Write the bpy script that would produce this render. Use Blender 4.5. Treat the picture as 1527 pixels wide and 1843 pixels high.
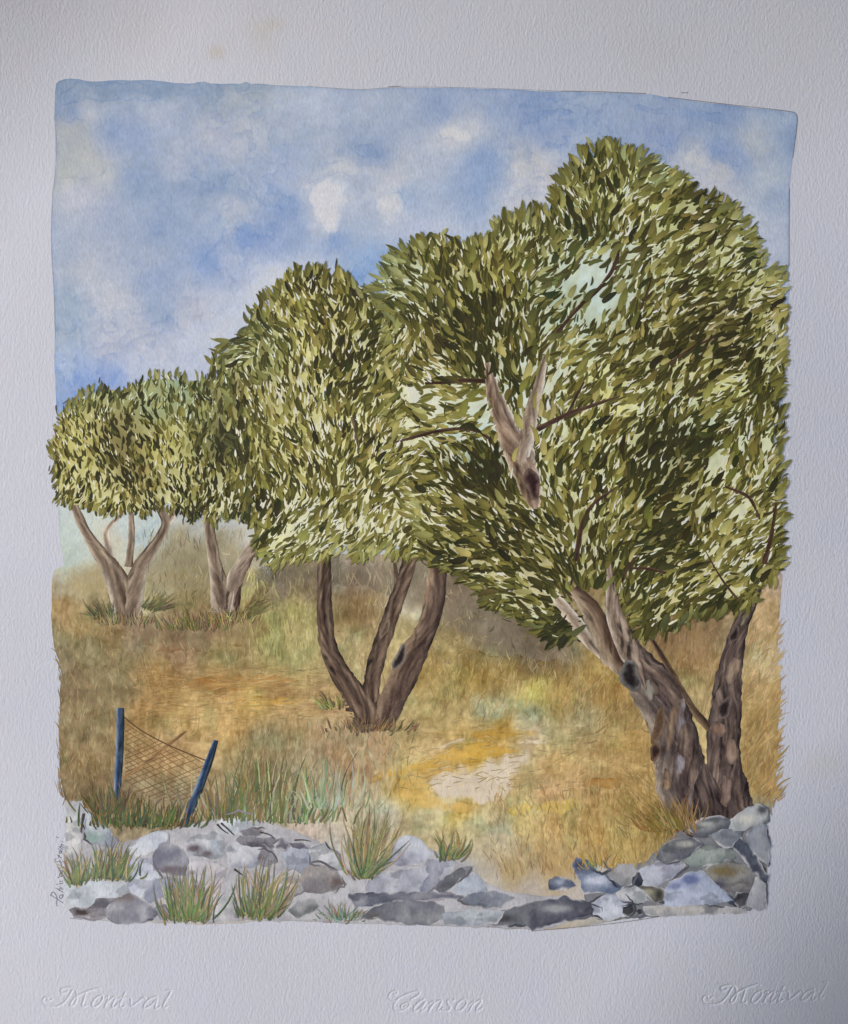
# A photographed watercolour: a sheet of embossed cold-pressed paper hanging on a wall in soft side light,
# with an olive grove painted on it.  The sheet is real geometry, bowed to grade the light; every brush mark is a thin
# raised mesh of pigment lying on it.  Pigment carries the picture's painted light and dark; real light is sky and sun.
import bpy, math, random
import numpy as np
from mathutils import Matrix, Vector

for o in list(bpy.data.objects): bpy.data.objects.remove(o)
SC = bpy.context.scene
COL = SC.collection
S = 0.0005            # metres per design unit (sheet measured in units, 1527 x 1843 in view)
ZC = 1.45             # height of the picture's centre above the floor
DIST = 2.6
EXPOSURE = 0.49
SUN_DIR = Vector((-0.86, -0.42, 0.27)).normalized()      # towards the sun: from the left, a little above

# ------------------------------------------------------------------ camera, sky, sun, exposure
cam = bpy.data.cameras.new('camera'); camo = bpy.data.objects.new('camera', cam); COL.objects.link(camo)
cam.sensor_fit = 'VERTICAL'; cam.sensor_height = 24; cam.lens = 24*DIST/(1843*S)
cam.clip_start = 0.05; cam.clip_end = 500
camo.location = (0, -DIST, ZC); camo.rotation_euler = (math.pi/2, 0, 0)
SC.camera = camo
W = bpy.data.worlds.new('World'); SC.world = W; W.use_nodes = True
nt = W.node_tree; nt.nodes.clear()
sky = nt.nodes.new('ShaderNodeTexSky'); sky.sky_type = 'NISHITA'; sky.sun_disc = False
sky.sun_elevation = math.asin(SUN_DIR.z); sky.sun_rotation = math.atan2(SUN_DIR.x, SUN_DIR.y)
bg = nt.nodes.new('ShaderNodeBackground'); bg.inputs[1].default_value = 0.10
wo = nt.nodes.new('ShaderNodeOutputWorld')
nt.links.new(sky.outputs[0], bg.inputs[0]); nt.links.new(bg.outputs[0], wo.inputs[0])
sl = bpy.data.lights.new('sun', 'SUN'); sl.energy = 1.5; sl.angle = math.radians(12); sl.color = (1.0, 0.985, 0.965)
so = bpy.data.objects.new('sun', sl); COL.objects.link(so)
so.rotation_euler = (-SUN_DIR).to_track_quat('-Z', 'Y').to_euler()
SC.view_settings.view_transform = 'Standard'; SC.view_settings.look = 'None'
SC.view_settings.exposure = EXPOSURE; SC.view_settings.gamma = 1; SC.view_settings.use_curve_mapping = False

# ------------------------------------------------------------------ helpers
rng = np.random.default_rng(7); random.seed(7)
def lin(c):
    c = np.asarray(c, float)/255.0
    return np.where(c <= 0.04045, c/12.92, ((c+0.055)/1.055)**2.4)
KEY = 0.74
def pig(c):            # pigment reflectance for a colour as it looks on the lit sheet
    a = np.clip(lin(c)/KEY, 0.004, None); m = a.max(-1, keepdims=True)
    return a*np.minimum(1, 0.94/m)
def sstep(a, b, x):
    t = np.clip((x-a)/(b-a), 0, 1); return t*t*(3-2*t)
def bulge(x, z):       # how far the sheet stands off its plane: bow, cockling and curls shaped to grade the light (metres)
    h = 0.020*(1-(x/0.40)**2)
    h = h + 0.0010*np.sin(9*x+4*z+0.6) + 0.0008*np.sin(17*z-5*x+1.0) + 0.0005*np.sin(23*x+11*z)
    t = np.clip((z-0.30)/0.20, 0, 1.5); h = h + 0.036*t*t
    r = np.clip((x*0.75-z*0.66-0.40)/0.20, 0, 1.6); h = h - 0.042*r*r
    l = np.clip((-x*0.75+z*0.66-0.44)/0.2, 0, 1.6); h = h + 0.030*l*l
    return h
def P(px, py, lay=0.0):
    px = np.asarray(px, float); py = np.asarray(py, float)
    x = (px-763.5)*S; z = (921.5-py)*S
    return np.stack([x, -(bulge(x, z)+0.18*np.asarray(lay, float)+0*x), z+ZC], -1)   # paint lies thin on the sheet
def hash2(ix, iy, seed):
    n = (ix.astype(np.int64)*374761393 + iy.astype(np.int64)*668265263 + seed*974634777) & 0x7fffffff
    n = ((n ^ (n >> 13))*1274126177) & 0x7fffffff
    return ((n ^ (n >> 16)) & 0xffff)/65535.0
def vn(x, y, s, seed=0):
    x = np.asarray(x, float)/s; y = np.asarray(y, float)/s
    ix = np.floor(x); iy = np.floor(y); fx = x-ix; fy = y-iy
    fx = fx*fx*(3-2*fx); fy = fy*fy*(3-2*fy); ix = ix.astype(int); iy = iy.astype(int)
    a = hash2(ix, iy, seed); b = hash2(ix+1, iy, seed); c = hash2(ix, iy+1, seed); d = hash2(ix+1, iy+1, seed)
    return (a*(1-fx)+b*fx)*(1-fy)+(c*(1-fx)+d*fx)*fy
def fbm(x, y, s, seed=0, o=4):
    r = 0; a = 0.5; t = 0
    for i in range(o):
        r = r+a*vn(x+13.7*i, y-7.3*i, s, seed+i*17); t += a; a *= 0.55; s *= 0.5
    return r/t-0.5
class Field:
    def __init__(s, pts, p=1.7, soft=12):
        a = np.array(pts, float); s.xy = a[:, :2]; s.v = a[:, 2:]; s.p = p; s.soft = soft
    def __call__(s, x, y):
        x = np.asarray(x, float).ravel(); y = np.asarray(y, float).ravel()
        out = np.empty((len(x), s.v.shape[1]))
        for i in range(0, len(x), 40000):
            d = (x[i:i+40000, None]-s.xy[:, 0])**2+(y[i:i+40000, None]-s.xy[:, 1])**2+s.soft**2
            w = d**-s.p
            out[i:i+40000] = (w@s.v)/w.sum(1)[:, None]
        return out
def inpoly(x, y, poly):
    r = np.zeros(x.shape, bool); n = len(poly)
    for i in range(n):
        x0, y0 = poly[i]; x1, y1 = poly[(i+1) % n]
        if y0 == y1: continue
        r ^= ((y0 > y) != (y1 > y)) & (x < (x1-x0)*(y-y0)/(y1-y0)+x0)
    return r
def polydist(x, y, poly):
    best = np.full(x.shape, 1e12); bx = x.copy(); by = y.copy(); n = len(poly)
    for i in range(n):
        x0, y0 = poly[i]; x1, y1 = poly[(i+1) % n]; dx = x1-x0; dy = y1-y0
        t = np.clip(((x-x0)*dx+(y-y0)*dy)/(dx*dx+dy*dy+1e-9), 0, 1)
        qx = x0+t*dx; qy = y0+t*dy; d = (x-qx)**2+(y-qy)**2; m = d < best
        best[m] = d[m]; bx[m] = qx[m]; by[m] = qy[m]
    return np.sqrt(best), bx, by
def smooth_poly(pts, n=3, closed=True):
    p = np.array(pts, float)
    for _ in range(n):
        if closed:
            q = np.roll(p, -1, 0); p = np.stack([0.75*p+0.25*q, 0.25*p+0.75*q], 1).reshape(-1, 2)
        else:
            a = p[:-1]; b = p[1:]
            m = np.stack([0.75*a+0.25*b, 0.25*a+0.75*b], 1).reshape(-1, p.shape[1]); p = np.vstack([p[:1], m, p[-1:]])
    return p
def rough_poly(pts, amp=2.0, scale=14, seed=0, n=2, closed=True):     # a brushed, uneven outline
    p = smooth_poly(pts, n); q = []
    for i in range(len(p)):
        a = p[i]; b = p[(i+1) % len(p)]; k = max(1, int(np.hypot(*(b-a))/5))
        for j in range(k): q.append(a+(b-a)*j/k)
    q = np.array(q)
    q[:, 0] += amp*2*fbm(q[:, 0], q[:, 1], scale, seed, 3); q[:, 1] += amp*2*fbm(q[:, 0], q[:, 1], scale, seed+5, 3)
    return q

def new_mesh(name, co, faces, col=None, smooth=True):
    me = bpy.data.meshes.new(name)
    co = np.asarray(co, np.float32); me.vertices.add(len(co)); me.vertices.foreach_set('co', co.ravel())
    faces = [np.asarray(f, np.int32) for f in (faces if isinstance(faces, (list, tuple)) else [faces])]
    nl = sum(f.size for f in faces); nf = sum(len(f) for f in faces)
    me.loops.add(nl); me.polygons.add(nf)
    me.loops.foreach_set('vertex_index', np.concatenate([f.ravel() for f in faces]))
    tot = np.concatenate([np.full(len(f), f.shape[1], np.int32) for f in faces])
    st = np.concatenate([[0], np.cumsum(tot)[:-1]]).astype(np.int32)
    me.polygons.foreach_set('loop_start', st); me.polygons.foreach_set('loop_total', tot)
    me.polygons.foreach_set('use_smooth', np.full(nf, smooth))
    if col is not None:
        c = np.ones((len(co), 4), np.float32); c[:, :3] = col
        a = me.color_attributes.new('pigment', 'FLOAT_COLOR', 'POINT'); a.data.foreach_set('color', c.ravel())
    me.update(); me.validate()
    return me
def link(name, me, mat, parent=None, org=None):
    o = bpy.data.objects.new(name, me); COL.objects.link(o)
    if me is not None and mat is not None and not me.materials: me.materials.append(mat)
    if parent is not None: o.parent = parent
    elif org is not None: o.location = org
    return o
def tag(o, label=None, cat=None, group=None, kind=None):
    if label: o['label'] = label
    if cat: o['category'] = cat
    if group: o['group'] = group
    if kind: o['kind'] = kind
    return o
def thing(name, px, py, label, cat, group=None):
    o = bpy.data.objects.new(name, None); COL.objects.link(o); o.empty_display_size = 0.02
    o.location = Vector(P(px, py, 0.0).tolist())
    return tag(o, label, cat, group)
def orgof(o):
    if o is None: return np.zeros(3)
    if o.parent is not None: return orgof(o.parent)+np.array(o.location)
    return np.array(o.location)

# ------------------------------------------------------------------ materials
def grain_nodes(nt, depth, dist):
    N = nt.nodes; L = nt.links
    g = N.new('ShaderNodeNewGeometry')
    mp = N.new('ShaderNodeMapping'); mp.inputs['Rotation'].default_value = (0, math.radians(-24), 0); mp.inputs['Scale'].default_value = (1.0, 1.0, 0.5)
    L.new(g.outputs['Position'], mp.inputs[0])
    n1 = N.new('ShaderNodeTexNoise'); n1.inputs['Scale'].default_value = 540; n1.inputs['Detail'].default_value = 3; n1.inputs['Roughness'].default_value = 0.55
    L.new(mp.outputs[0], n1.inputs['Vector'])
    b = N.new('ShaderNodeBump'); b.inputs['Strength'].default_value = depth; b.inputs['Distance'].default_value = dist
    L.new(n1.outputs[0], b.inputs['Height'])
    return n1, b
def paint_material(name, rough=0.65, depth=0.5, dist=0.0008, gran=0.10, spec=0.25, mottle=0.0):
    m = bpy.data.materials.new(name); m.use_nodes = True; nt = m.node_tree; N = nt.nodes; L = nt.links
    bs = N['Principled BSDF']; bs.inputs['Roughness'].default_value = rough; bs.inputs['Specular IOR Level'].default_value = spec
    at = N.new('ShaderNodeAttribute'); at.attribute_name = 'pigment'
    oi = N.new('ShaderNodeObjectInfo')
    mx = N.new('ShaderNodeMix'); mx.data_type = 'RGBA'; mx.blend_type = 'MULTIPLY'; mx.inputs[0].default_value = 1
    L.new(at.outputs['Color'], mx.inputs[6]); L.new(oi.outputs['Color'], mx.inputs[7])
    n1, b = grain_nodes(nt, depth, dist)
    mr = N.new('ShaderNodeMapRange'); mr.inputs[1].default_value = 0.3; mr.inputs[2].default_value = 0.7
    mr.inputs[3].default_value = 1-gran; mr.inputs[4].default_value = 1+gran*0.6
    L.new(n1.outputs[0], mr.inputs[0])
    g2 = N.new('ShaderNodeNewGeometry'); n2 = N.new('ShaderNodeTexNoise'); n2.inputs['Scale'].default_value = 90; n2.inputs['Detail'].default_value = 5
    L.new(g2.outputs['Position'], n2.inputs['Vector'])
    mr2 = N.new('ShaderNodeMapRange'); mr2.inputs[1].default_value = 0.25; mr2.inputs[2].default_value = 0.75
    mr2.inputs[3].default_value = 1-mottle; mr2.inputs[4].default_value = 1+mottle
    L.new(n2.outputs[0], mr2.inputs[0])
    mu = N.new('ShaderNodeMath'); mu.operation = 'MULTIPLY'; L.new(mr.outputs[0], mu.inputs[0]); L.new(mr2.outputs[0], mu.inputs[1])
    hs = N.new('ShaderNodeHueSaturation'); L.new(mu.outputs[0], hs.inputs['Value']); L.new(mx.outputs[2], hs.inputs['Color'])
    L.new(hs.outputs[0], bs.inputs['Base Color']); L.new(b.outputs[0], bs.inputs['Normal'])
    return m
M_PAPER = paint_material('cold_pressed_paper', 0.85, 0.55, 0.0009, 0.02, 0.15)
M_WASH = paint_material('watercolour_wash', 0.75, 0.40, 0.0007, 0.11, 0.2, 0.05)
M_PAINT = paint_material('gouache_strokes', 0.6, 0.30, 0.0006, 0.07, 0.22, 0.12)
M_BARK = paint_material('bark_paint', 0.7, 0.30, 0.0006, 0.12, 0.2, 0.22)
M_STONE = paint_material('stone_paint', 0.75, 0.40, 0.0007, 0.14, 0.2, 0.09)
M_PENCIL = paint_material('pencil', 0.6, 0.3, 0.0005, 0.2, 0.3)
def plain(name, c, rough, scale, amt):
    m = bpy.data.materials.new(name); m.use_nodes = True; nt = m.node_tree; N = nt.nodes; L = nt.links
    n = N.new('ShaderNodeTexNoise'); n.inputs['Scale'].default_value = scale; n.inputs['Detail'].default_value = 6
    r = N.new('ShaderNodeValToRGB'); r.color_ramp.elements[0].color = [v*(1-amt) for v in c]+[1]; r.color_ramp.elements[1].color = [min(1, v*(1+amt)) for v in c]+[1]
    L.new(n.outputs[0], r.inputs[0]); L.new(r.outputs[0], N['Principled BSDF'].inputs['Base Color'])
    N['Principled BSDF'].inputs['Roughness'].default_value = rough
    return m

# ------------------------------------------------------------------ wash: a filled area of paint (flat or domed)
def wash(name, poly, colf, mat, step=3.0, lay=0.0003, relief=0.0, rw=10.0, parent=None, bumpf=None):
    poly = np.asarray(poly, float)
    x0, y0 = poly.min(0)-step; x1, y1 = poly.max(0)+step
    xs = np.arange(x0, x1+step, step); ys = np.arange(y0, y1+step, step)
    X, Y = np.meshgrid(xs, ys); ny, nx = X.shape; X = X.ravel(); Y = Y.ravel()
    ins = inpoly(X, Y, poly); d, qx, qy = polydist(X, Y, poly)
    idx = np.arange(nx*ny).reshape(ny, nx)
    f = np.stack([idx[1:, :-1], idx[1:, 1:], idx[:-1, 1:], idx[:-1, :-1]], -1).reshape(-1, 4)
    f = f[ins[f].any(1)]
    out = ~ins; X[out] = qx[out]; Y[out] = qy[out]; d[out] = 0
    use = np.unique(f); remap = np.full(nx*ny, -1); remap[use] = np.arange(len(use)); f = remap[f]
    X = X[use]; Y = Y[use]; d = d[use]
    L = np.full(len(X), lay)
    if relief:
        t = np.clip(d/rw, 0, 1); L = L+relief*np.sqrt(np.clip(1-(1-t)**2, 0, 1))
        if bumpf is not None: L = L+bumpf(X, Y)*np.clip(d/6, 0, 1)
    c = colf(X, Y, d)
    me = new_mesh(name, P(X, Y, L)-orgof(parent), f, c)
    return link(name, me, mat, parent)

# ------------------------------------------------------------------ strokes: many tapered brush marks in one mesh
class Strokes:
    def __init__(s): s.px = []; s.py = []; s.l = []; s.c = []; s.q = []; s.n = 0
    def line(s, pts, w, col, lay, h=0.00006, taper=(1, 0.1), col2=None):
        p = np.asarray(pts, float); k = len(p)
        t = np.gradient(p, axis=0); t /= np.linalg.norm(t, axis=1)[:, None]+1e-9
        nn = np.stack([-t[:, 1], t[:, 0]], 1)
        if np.isscalar(w): u = np.linspace(0, 1, k); w = w*(taper[0]*(1-u)+taper[1]*u)
        w = np.asarray(w)[:, None]/2
        a = p+nn*w; b = p-nn*w
        q = np.stack([a, p, b], 1).reshape(-1, 2)
        l = np.tile([lay, lay+h, lay], k)
        c = np.asarray(col, float)
        if c.ndim == 1:
            if col2 is None: c = np.tile(c, (k, 1))
            else:
                u = np.linspace(0, 1, k)[:, None]; c = c*(1-u)+np.asarray(col2)*u
        c = np.repeat(c, 3, 0)
        i = np.arange(k-1)*3+s.n
        f = np.concatenate([np.stack([i, i+3, i+4, i+1], 1), np.stack([i+1, i+4, i+5, i+2], 1)])
        s.px.append(q[:, 0]); s.py.append(q[:, 1]); s.l.append(l); s.c.append(c); s.q.append(f); s.n += 3*k
    def build(s, name, mat, parent=None):
        if not s.n: return None
        px = np.concatenate(s.px); py = np.concatenate(s.py)
        me = new_mesh(name, P(px, py, np.concatenate(s.l))-orgof(parent), np.concatenate(s.q), np.concatenate(s.c))
        return link(name, me, mat, parent)
def curve(x, y, ang, ln, bend, k=6):       # a slightly bent stroke, ang in degrees counter-clockwise from right
    a = math.radians(ang); u = np.linspace(0, 1, k); n = bend*ln*4*(u-u*u)
    dx, dy = math.cos(a), -math.sin(a)
    return np.stack([x+dx*u*ln-dy*n, y+dy*u*ln+dx*n], 1)
PROF_T = np.array([0, 0.08, 0.22, 0.42, 0.64, 0.84, 1.0])
PROF_W = np.array([0.34, 0.72, 0.95, 1.0, 0.88, 0.56, 0.10])

# ------------------------------------------------------------------ the room round the sheet
def quad(name, pts, mat, kind='structure'):
    me = new_mesh(name, np.array(pts), np.array([[0, 1, 2, 3]]), smooth=False); o = link(name, me, mat); o['kind'] = kind; return o
quad('wall', [(-8, 0.09, 0), (8, 0.09, 0), (8, 0.09, 4), (-8, 0.09, 4)], plain('wall_plaster', (0.62, 0.60, 0.57), 0.9, 3, 0.06))
quad('floor', [(-60, -60, 0), (60, -60, 0), (60, 60, 0), (-60, 60, 0)], plain('floor_terracotta', (0.42, 0.33, 0.26), 0.8, 1.2, 0.12))

# ------------------------------------------------------------------ the sheet of paper with its blind-stamped lettering
PAPER = pig((192, 195, 209))
stain_pts = [(475, 70, 26, 30, .05), (395, 103, 16, 12, .09), (500, 55, 15, 10, .05), (1475, 1375, 40, 30, .03), (1180, 95, 60, 40, .02), (250, 60, 50, 40, .02)]
def paper_col(x, y, d=None):
    n = fbm(x, y, 160, 3, 4)[:, None]; m = fbm(x, y, 60, 9, 3)[:, None]
    c = PAPER*(1+0.05*n)*(1+np.array([0.03, 0.0, -0.035])*m)
    for sx, sy, rx, ry, a in stain_pts:
        w = np.exp(-(((x-sx)/rx)**2+((y-sy)/ry)**2)*(1+fbm(x, y, 25, 4)))[:, None]
        c = c*(1-w*a*np.array([0.6, 1.2, 2.6]))
    spk = (vn(x, y, 5, 77) > 0.9965)[:, None]
    return np.where(spk, c*0.86, c)
def emb(pts, ox, oy, k, dx=0, dy=0):
    return [smooth_poly([(ox+a/k+dx, oy+b/k+dy) for a, b in s], 3, False) for s in pts]
MONT = [[(235, 285), (215, 300), (190, 292), (195, 270), (165, 268), (143, 300), (165, 340), (230, 357), (310, 345), (370, 290), (410, 220), (428, 190)],
        [(375, 212), (350, 228), (320, 225), (313, 200), (340, 180), (390, 176), (440, 178), (458, 215), (466, 260), (455, 315), (420, 347), (403, 335), (415, 300), (450, 260), (500, 235), (560, 205), (620, 190), (655, 175), (685, 188)],
        [(548, 222), (530, 280), (508, 338), (525, 354), (550, 340)],
        [(690, 242), (640, 262), (598, 322), (612, 356), (655, 340), (702, 285), (706, 248), (690, 242)],
        [(728, 262), (765, 245), (720, 352)], [(732, 320), (800, 250), (828, 255), (780, 345), (800, 358), (840, 320)],
        [(905, 215), (850, 340), (872, 358), (905, 335)], [(842, 265), (912, 260)],
        [(935, 258), (955, 262), (960, 300), (955, 350), (1010, 312), (1080, 252), (1092, 272)],
        [(1200, 250), (1120, 272), (1070, 340), (1090, 360), (1150, 330), (1215, 245), (1178, 340), (1192, 362), (1225, 340)],
        [(1290, 192), (1340, 188), (1275, 290), (1250, 345), (1270, 352), (1295, 335)]]
CANS = [[(318, 268), (332, 278), (358, 262), (345, 238), (300, 240), (253, 282), (262, 328), (320, 355), (345, 358), (312, 400), (320, 452), (370, 470), (450, 445), (503, 390), (482, 364), (420, 385), (388, 420), (420, 432), (455, 405)],
        [(335, 350), (400, 300), (520, 250), (592, 238), (618, 252), (590, 290), (510, 332)],
        [(655, 330), (590, 370), (528, 450), (550, 472), (610, 440), (695, 335), (622, 450), (640, 468), (682, 430)],
        [(725, 375), (795, 335), (712, 468)], [(725, 430), (800, 352), (878, 335), (802, 455), (830, 468), (872, 430)],
        [(1005, 335), (985, 358), (945, 335), (918, 355), (935, 390), (965, 430), (930, 468), (862, 450)],
        [(1105, 333), (1040, 378), (1012, 450), (1050, 472), (1112, 430), (1152, 362), (1125, 333), (1105, 333)],
        [(1165, 402), (1245, 332), (1172, 468)], [(1190, 420), (1270, 340), (1328, 342), (1240, 450), (1265, 472), (1322, 430)]]
STAMPS = [('Montval', emb(MONT, 50, 1740, 5.09), (64, 1760, 328, 1824)), ('Canson', emb(CANS, 660, 1740, 6.3625), (688, 1764, 880, 1828)),
          ('Montval', emb(MONT, 50, 1740, 5.09, 1185, -3), (1248, 1756, 1512, 1820))]
PX0, PX1, PY0, PY1 = -60, 1588, -60, 1904
xs = np.arange(PX0, PX1+1, 4.0); ys = np.arange(PY0, PY1+1, 4.0)
X, Y = np.meshgrid(xs, ys); ny, nx = X.shape; X = X.ravel(); Y = Y.ravel(); idx = np.arange(nx*ny).reshape(ny, nx)
f = np.stack([idx[1:, :-1], idx[1:, 1:], idx[:-1, 1:], idx[:-1, :-1]], -1).reshape(-1, 4)
cx = X[f].mean(1); cy = Y[f].mean(1); keep = np.ones(len(f), bool)
for _, _, (a, b, c, d) in STAMPS: keep &= ~((cx > a) & (cx < c) & (cy > b) & (cy < d))
paper = link('paper_sheet', new_mesh('paper_sheet', P(X, Y)-P(763.5, 921.5), f[keep], paper_col(X, Y)), M_PAPER, org=Vector(P(763.5, 921.5).tolist()))
tag(paper, 'large sheet of white textured watercolour paper with wide margins and stamped maker lettering', 'paper')
for word, strokes, (a, b, c, d) in STAMPS:
    st = 0.8; xs = np.linspace(a, c, int((c-a)/st)+1); ys = np.linspace(b, d, int((d-b)/st)+1)
    X, Y = np.meshgrid(xs, ys); ny, nx = X.shape; X = X.ravel(); Y = Y.ravel(); idx = np.arange(nx*ny).reshape(ny, nx)
    f = np.stack([idx[1:, :-1], idx[1:, 1:], idx[:-1, 1:], idx[:-1, :-1]], -1).reshape(-1, 4)
    dm = np.full(X.shape, 1e9)
    for s in strokes:
        for i in range(len(s)-1):
            p, q = s[i], s[i+1]; e = q-p; L2 = e@e+1e-9; t = np.clip(((X-p[0])*e[0]+(Y-p[1])*e[1])/L2, 0, 1)
            dm = np.minimum(dm, (X-p[0]-t*e[0])**2+(Y-p[1]-t*e[1])**2)
    g = (-0.00044*np.exp(-dm/(2*1.25**2))+0.00005*np.exp(-dm/(2*4.0**2)))/0.18
    o = link('stamped_lettering', new_mesh('stamped_lettering', P(X, Y, g)-orgof(paper), f, paper_col(X, Y)), M_PAPER, paper)
    o['label'] = 'script lettering stamped into the paper'

# ------------------------------------------------------------------ sky wash
SKY_PTS = [(115,165,108,138,178),(200,165,105,135,176),(300,165,110,138,176),(400,168,118,142,175),(470,168,140,158,178),(130,200,120,145,190),(160,207,190,196,210),
(200,190,150,168,195),(300,195,160,177,205),(200,240,112,140,190),(130,240,165,172,182),(150,290,170,176,182),(120,310,165,172,172),(180,315,172,178,188),(240,250,122,148,200),(300,215,168,182,212),
(430,195,152,168,186),(440,230,178,187,206),(390,250,182,187,206),(330,290,166,179,206),(250,330,118,146,190),(350,345,122,148,190),(400,335,122,150,190),(430,375,172,184,206),
(300,410,120,148,195),(370,470,108,143,206),(280,470,140,160,196),(200,400,150,166,200),(150,360,178,184,206),(150,480,177,184,202),(200,540,184,190,207),(118,560,140,165,195),
(112,440,150,168,198),(290,560,128,154,196),(290,500,122,148,200),(250,600,188,192,209),(350,560,184,188,207),(430,500,150,170,212),(480,440,118,148,206),(500,400,128,156,206),
(440,560,195,205,228),(470,535,228,232,242),(500,510,225,230,240),(530,330,150,170,210),(518,370,108,143,200),(600,385,210,212,222),(590,412,214,215,224),(705,370,210,214,224),(620,305,188,194,209),
(560,340,190,196,212),(680,280,122,148,194),(560,285,138,162,200),(640,275,130,155,196),(720,320,194,200,213),(742,352,150,175,216),(520,440,128,158,210),(605,430,96,138,206),(640,400,170,188,216),(560,500,212,216,232),
(620,540,172,192,226),(665,470,118,158,216),(645,520,108,150,212),(760,420,178,193,228),(800,440,194,208,236),(850,350,128,160,212),(870,300,118,153,210),(812,245,212,215,224),(835,245,205,210,222),
(800,212,122,152,205),(700,230,155,175,211),(620,200,160,180,216),(560,180,172,190,222),(500,185,175,190,215),(900,200,140,165,211),(960,208,112,143,200),(950,295,198,200,206),(980,330,210,208,213),(950,370,220,219,224),(965,400,215,220,232),
(930,420,192,207,236),(1000,250,140,165,211),(1050,190,160,182,216),(1050,215,140,168,212),(1100,240,140,165,211),(1200,250,128,153,205),(1250,210,130,160,206),(1300,215,118,148,200),(1400,215,150,175,211),(1427,250,118,148,196),
(1250,290,204,206,211),(1290,275,112,145,206),(1320,300,120,150,206),(1300,312,210,204,202),(1360,260,178,187,200),(1380,320,172,187,206),(1360,400,194,203,222),(1408,350,148,170,206),
(1405,450,188,198,222),(1280,335,210,210,218),(1330,430,200,208,227),(200,620,184,188,207),(300,640,194,200,222),(125,660,150,175,216),(150,690,112,148,216),(210,685,128,158,220),
(120,600,150,170,196),(350,620,200,207,230),(400,600,205,214,236),(250,660,188,198,226),(120,730,130,160,215),(120,900,205,215,205),(130,960,195,212,200),(120,1000,190,205,180),(240,950,205,218,208),(270,960,195,212,200),(215,980,215,205,165),
(350,960,185,185,165),(440,980,205,202,185),(600,850,225,225,195),(1000,850,225,225,195),(1390,800,190,196,214),(1400,950,195,185,175),(900,640,215,225,230)]
SKYF = Field(SKY_PTS, 1.6, 16)
def sky_rgb(x, y):
    wx = x+22*fbm(x, y, 60, 21)+14*fbm(x, y, 16, 23); wy = y+20*fbm(x, y, 60, 31)+12*fbm(x, y, 16, 33)
    c = SKYF(wx, wy)
    n = fbm(x+0.4*wy, y, 46, 41, 5)[:, None]; c = c+n*np.array([30, 22, 10])+fbm(x, y, 9, 43, 3)[:, None]*np.array([22, 17, 9])
    c = c+fbm(x, y, 26, 61, 4)[:, None]*np.array([26, 20, 11])+fbm(x+2*y, y, 120, 63, 3)[:, None]*np.array([20, 16, 8])
    sw = (fbm(wx, wy, 110, 65, 5)*7) % 1.0; mk = np.clip(fbm(x, y, 150, 67, 2)*6-0.1, 0, 1)
    c = c-(sw**7*mk)[:, None]*np.array([26, 19, 6])-(sw*mk)[:, None]*np.array([12, 9, 3])
    return np.array([178, 185, 200])*0.40+c*0.60
SKY_POLY = [(103,158),(112,149),(140,145),(170,152),(245,149),(290,151),(330,157),(365,155),(420,158),(475,158),(500,162),(560,163),(620,168),(660,170),(700,166),(790,165),(900,168),(1000,172),(1060,172),(1160,175),(1200,180),(1260,188),(1330,195),(1410,202),(1434,204),
(1434,225),(1425,290),(1420,340),(1419,420),(1420,480),(1418,560),(1408,700),(1402,1010),(800,1015),(120,1040),(108,960),(106,880),(108,800),(104,745),(100,680),(100,600),(98,520),(93,440),(97,350),(102,320),(103,260),(101,200)]
def sky_col(x, y, d):
    c = sky_rgb(x, y); w = (np.exp(-d/3.0)*0.22*(0.5+1.2*vn(x, y, 90, 5)))[:, None]
    return pig(np.clip(c-w*np.array([70, 50, 28]), 20, 250))
skyo = tag(wash('sky', rough_poly(SKY_POLY, 1.6, 30, 2, 1), sky_col, M_WASH, 2.6, 0.00025), kind='structure')

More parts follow.
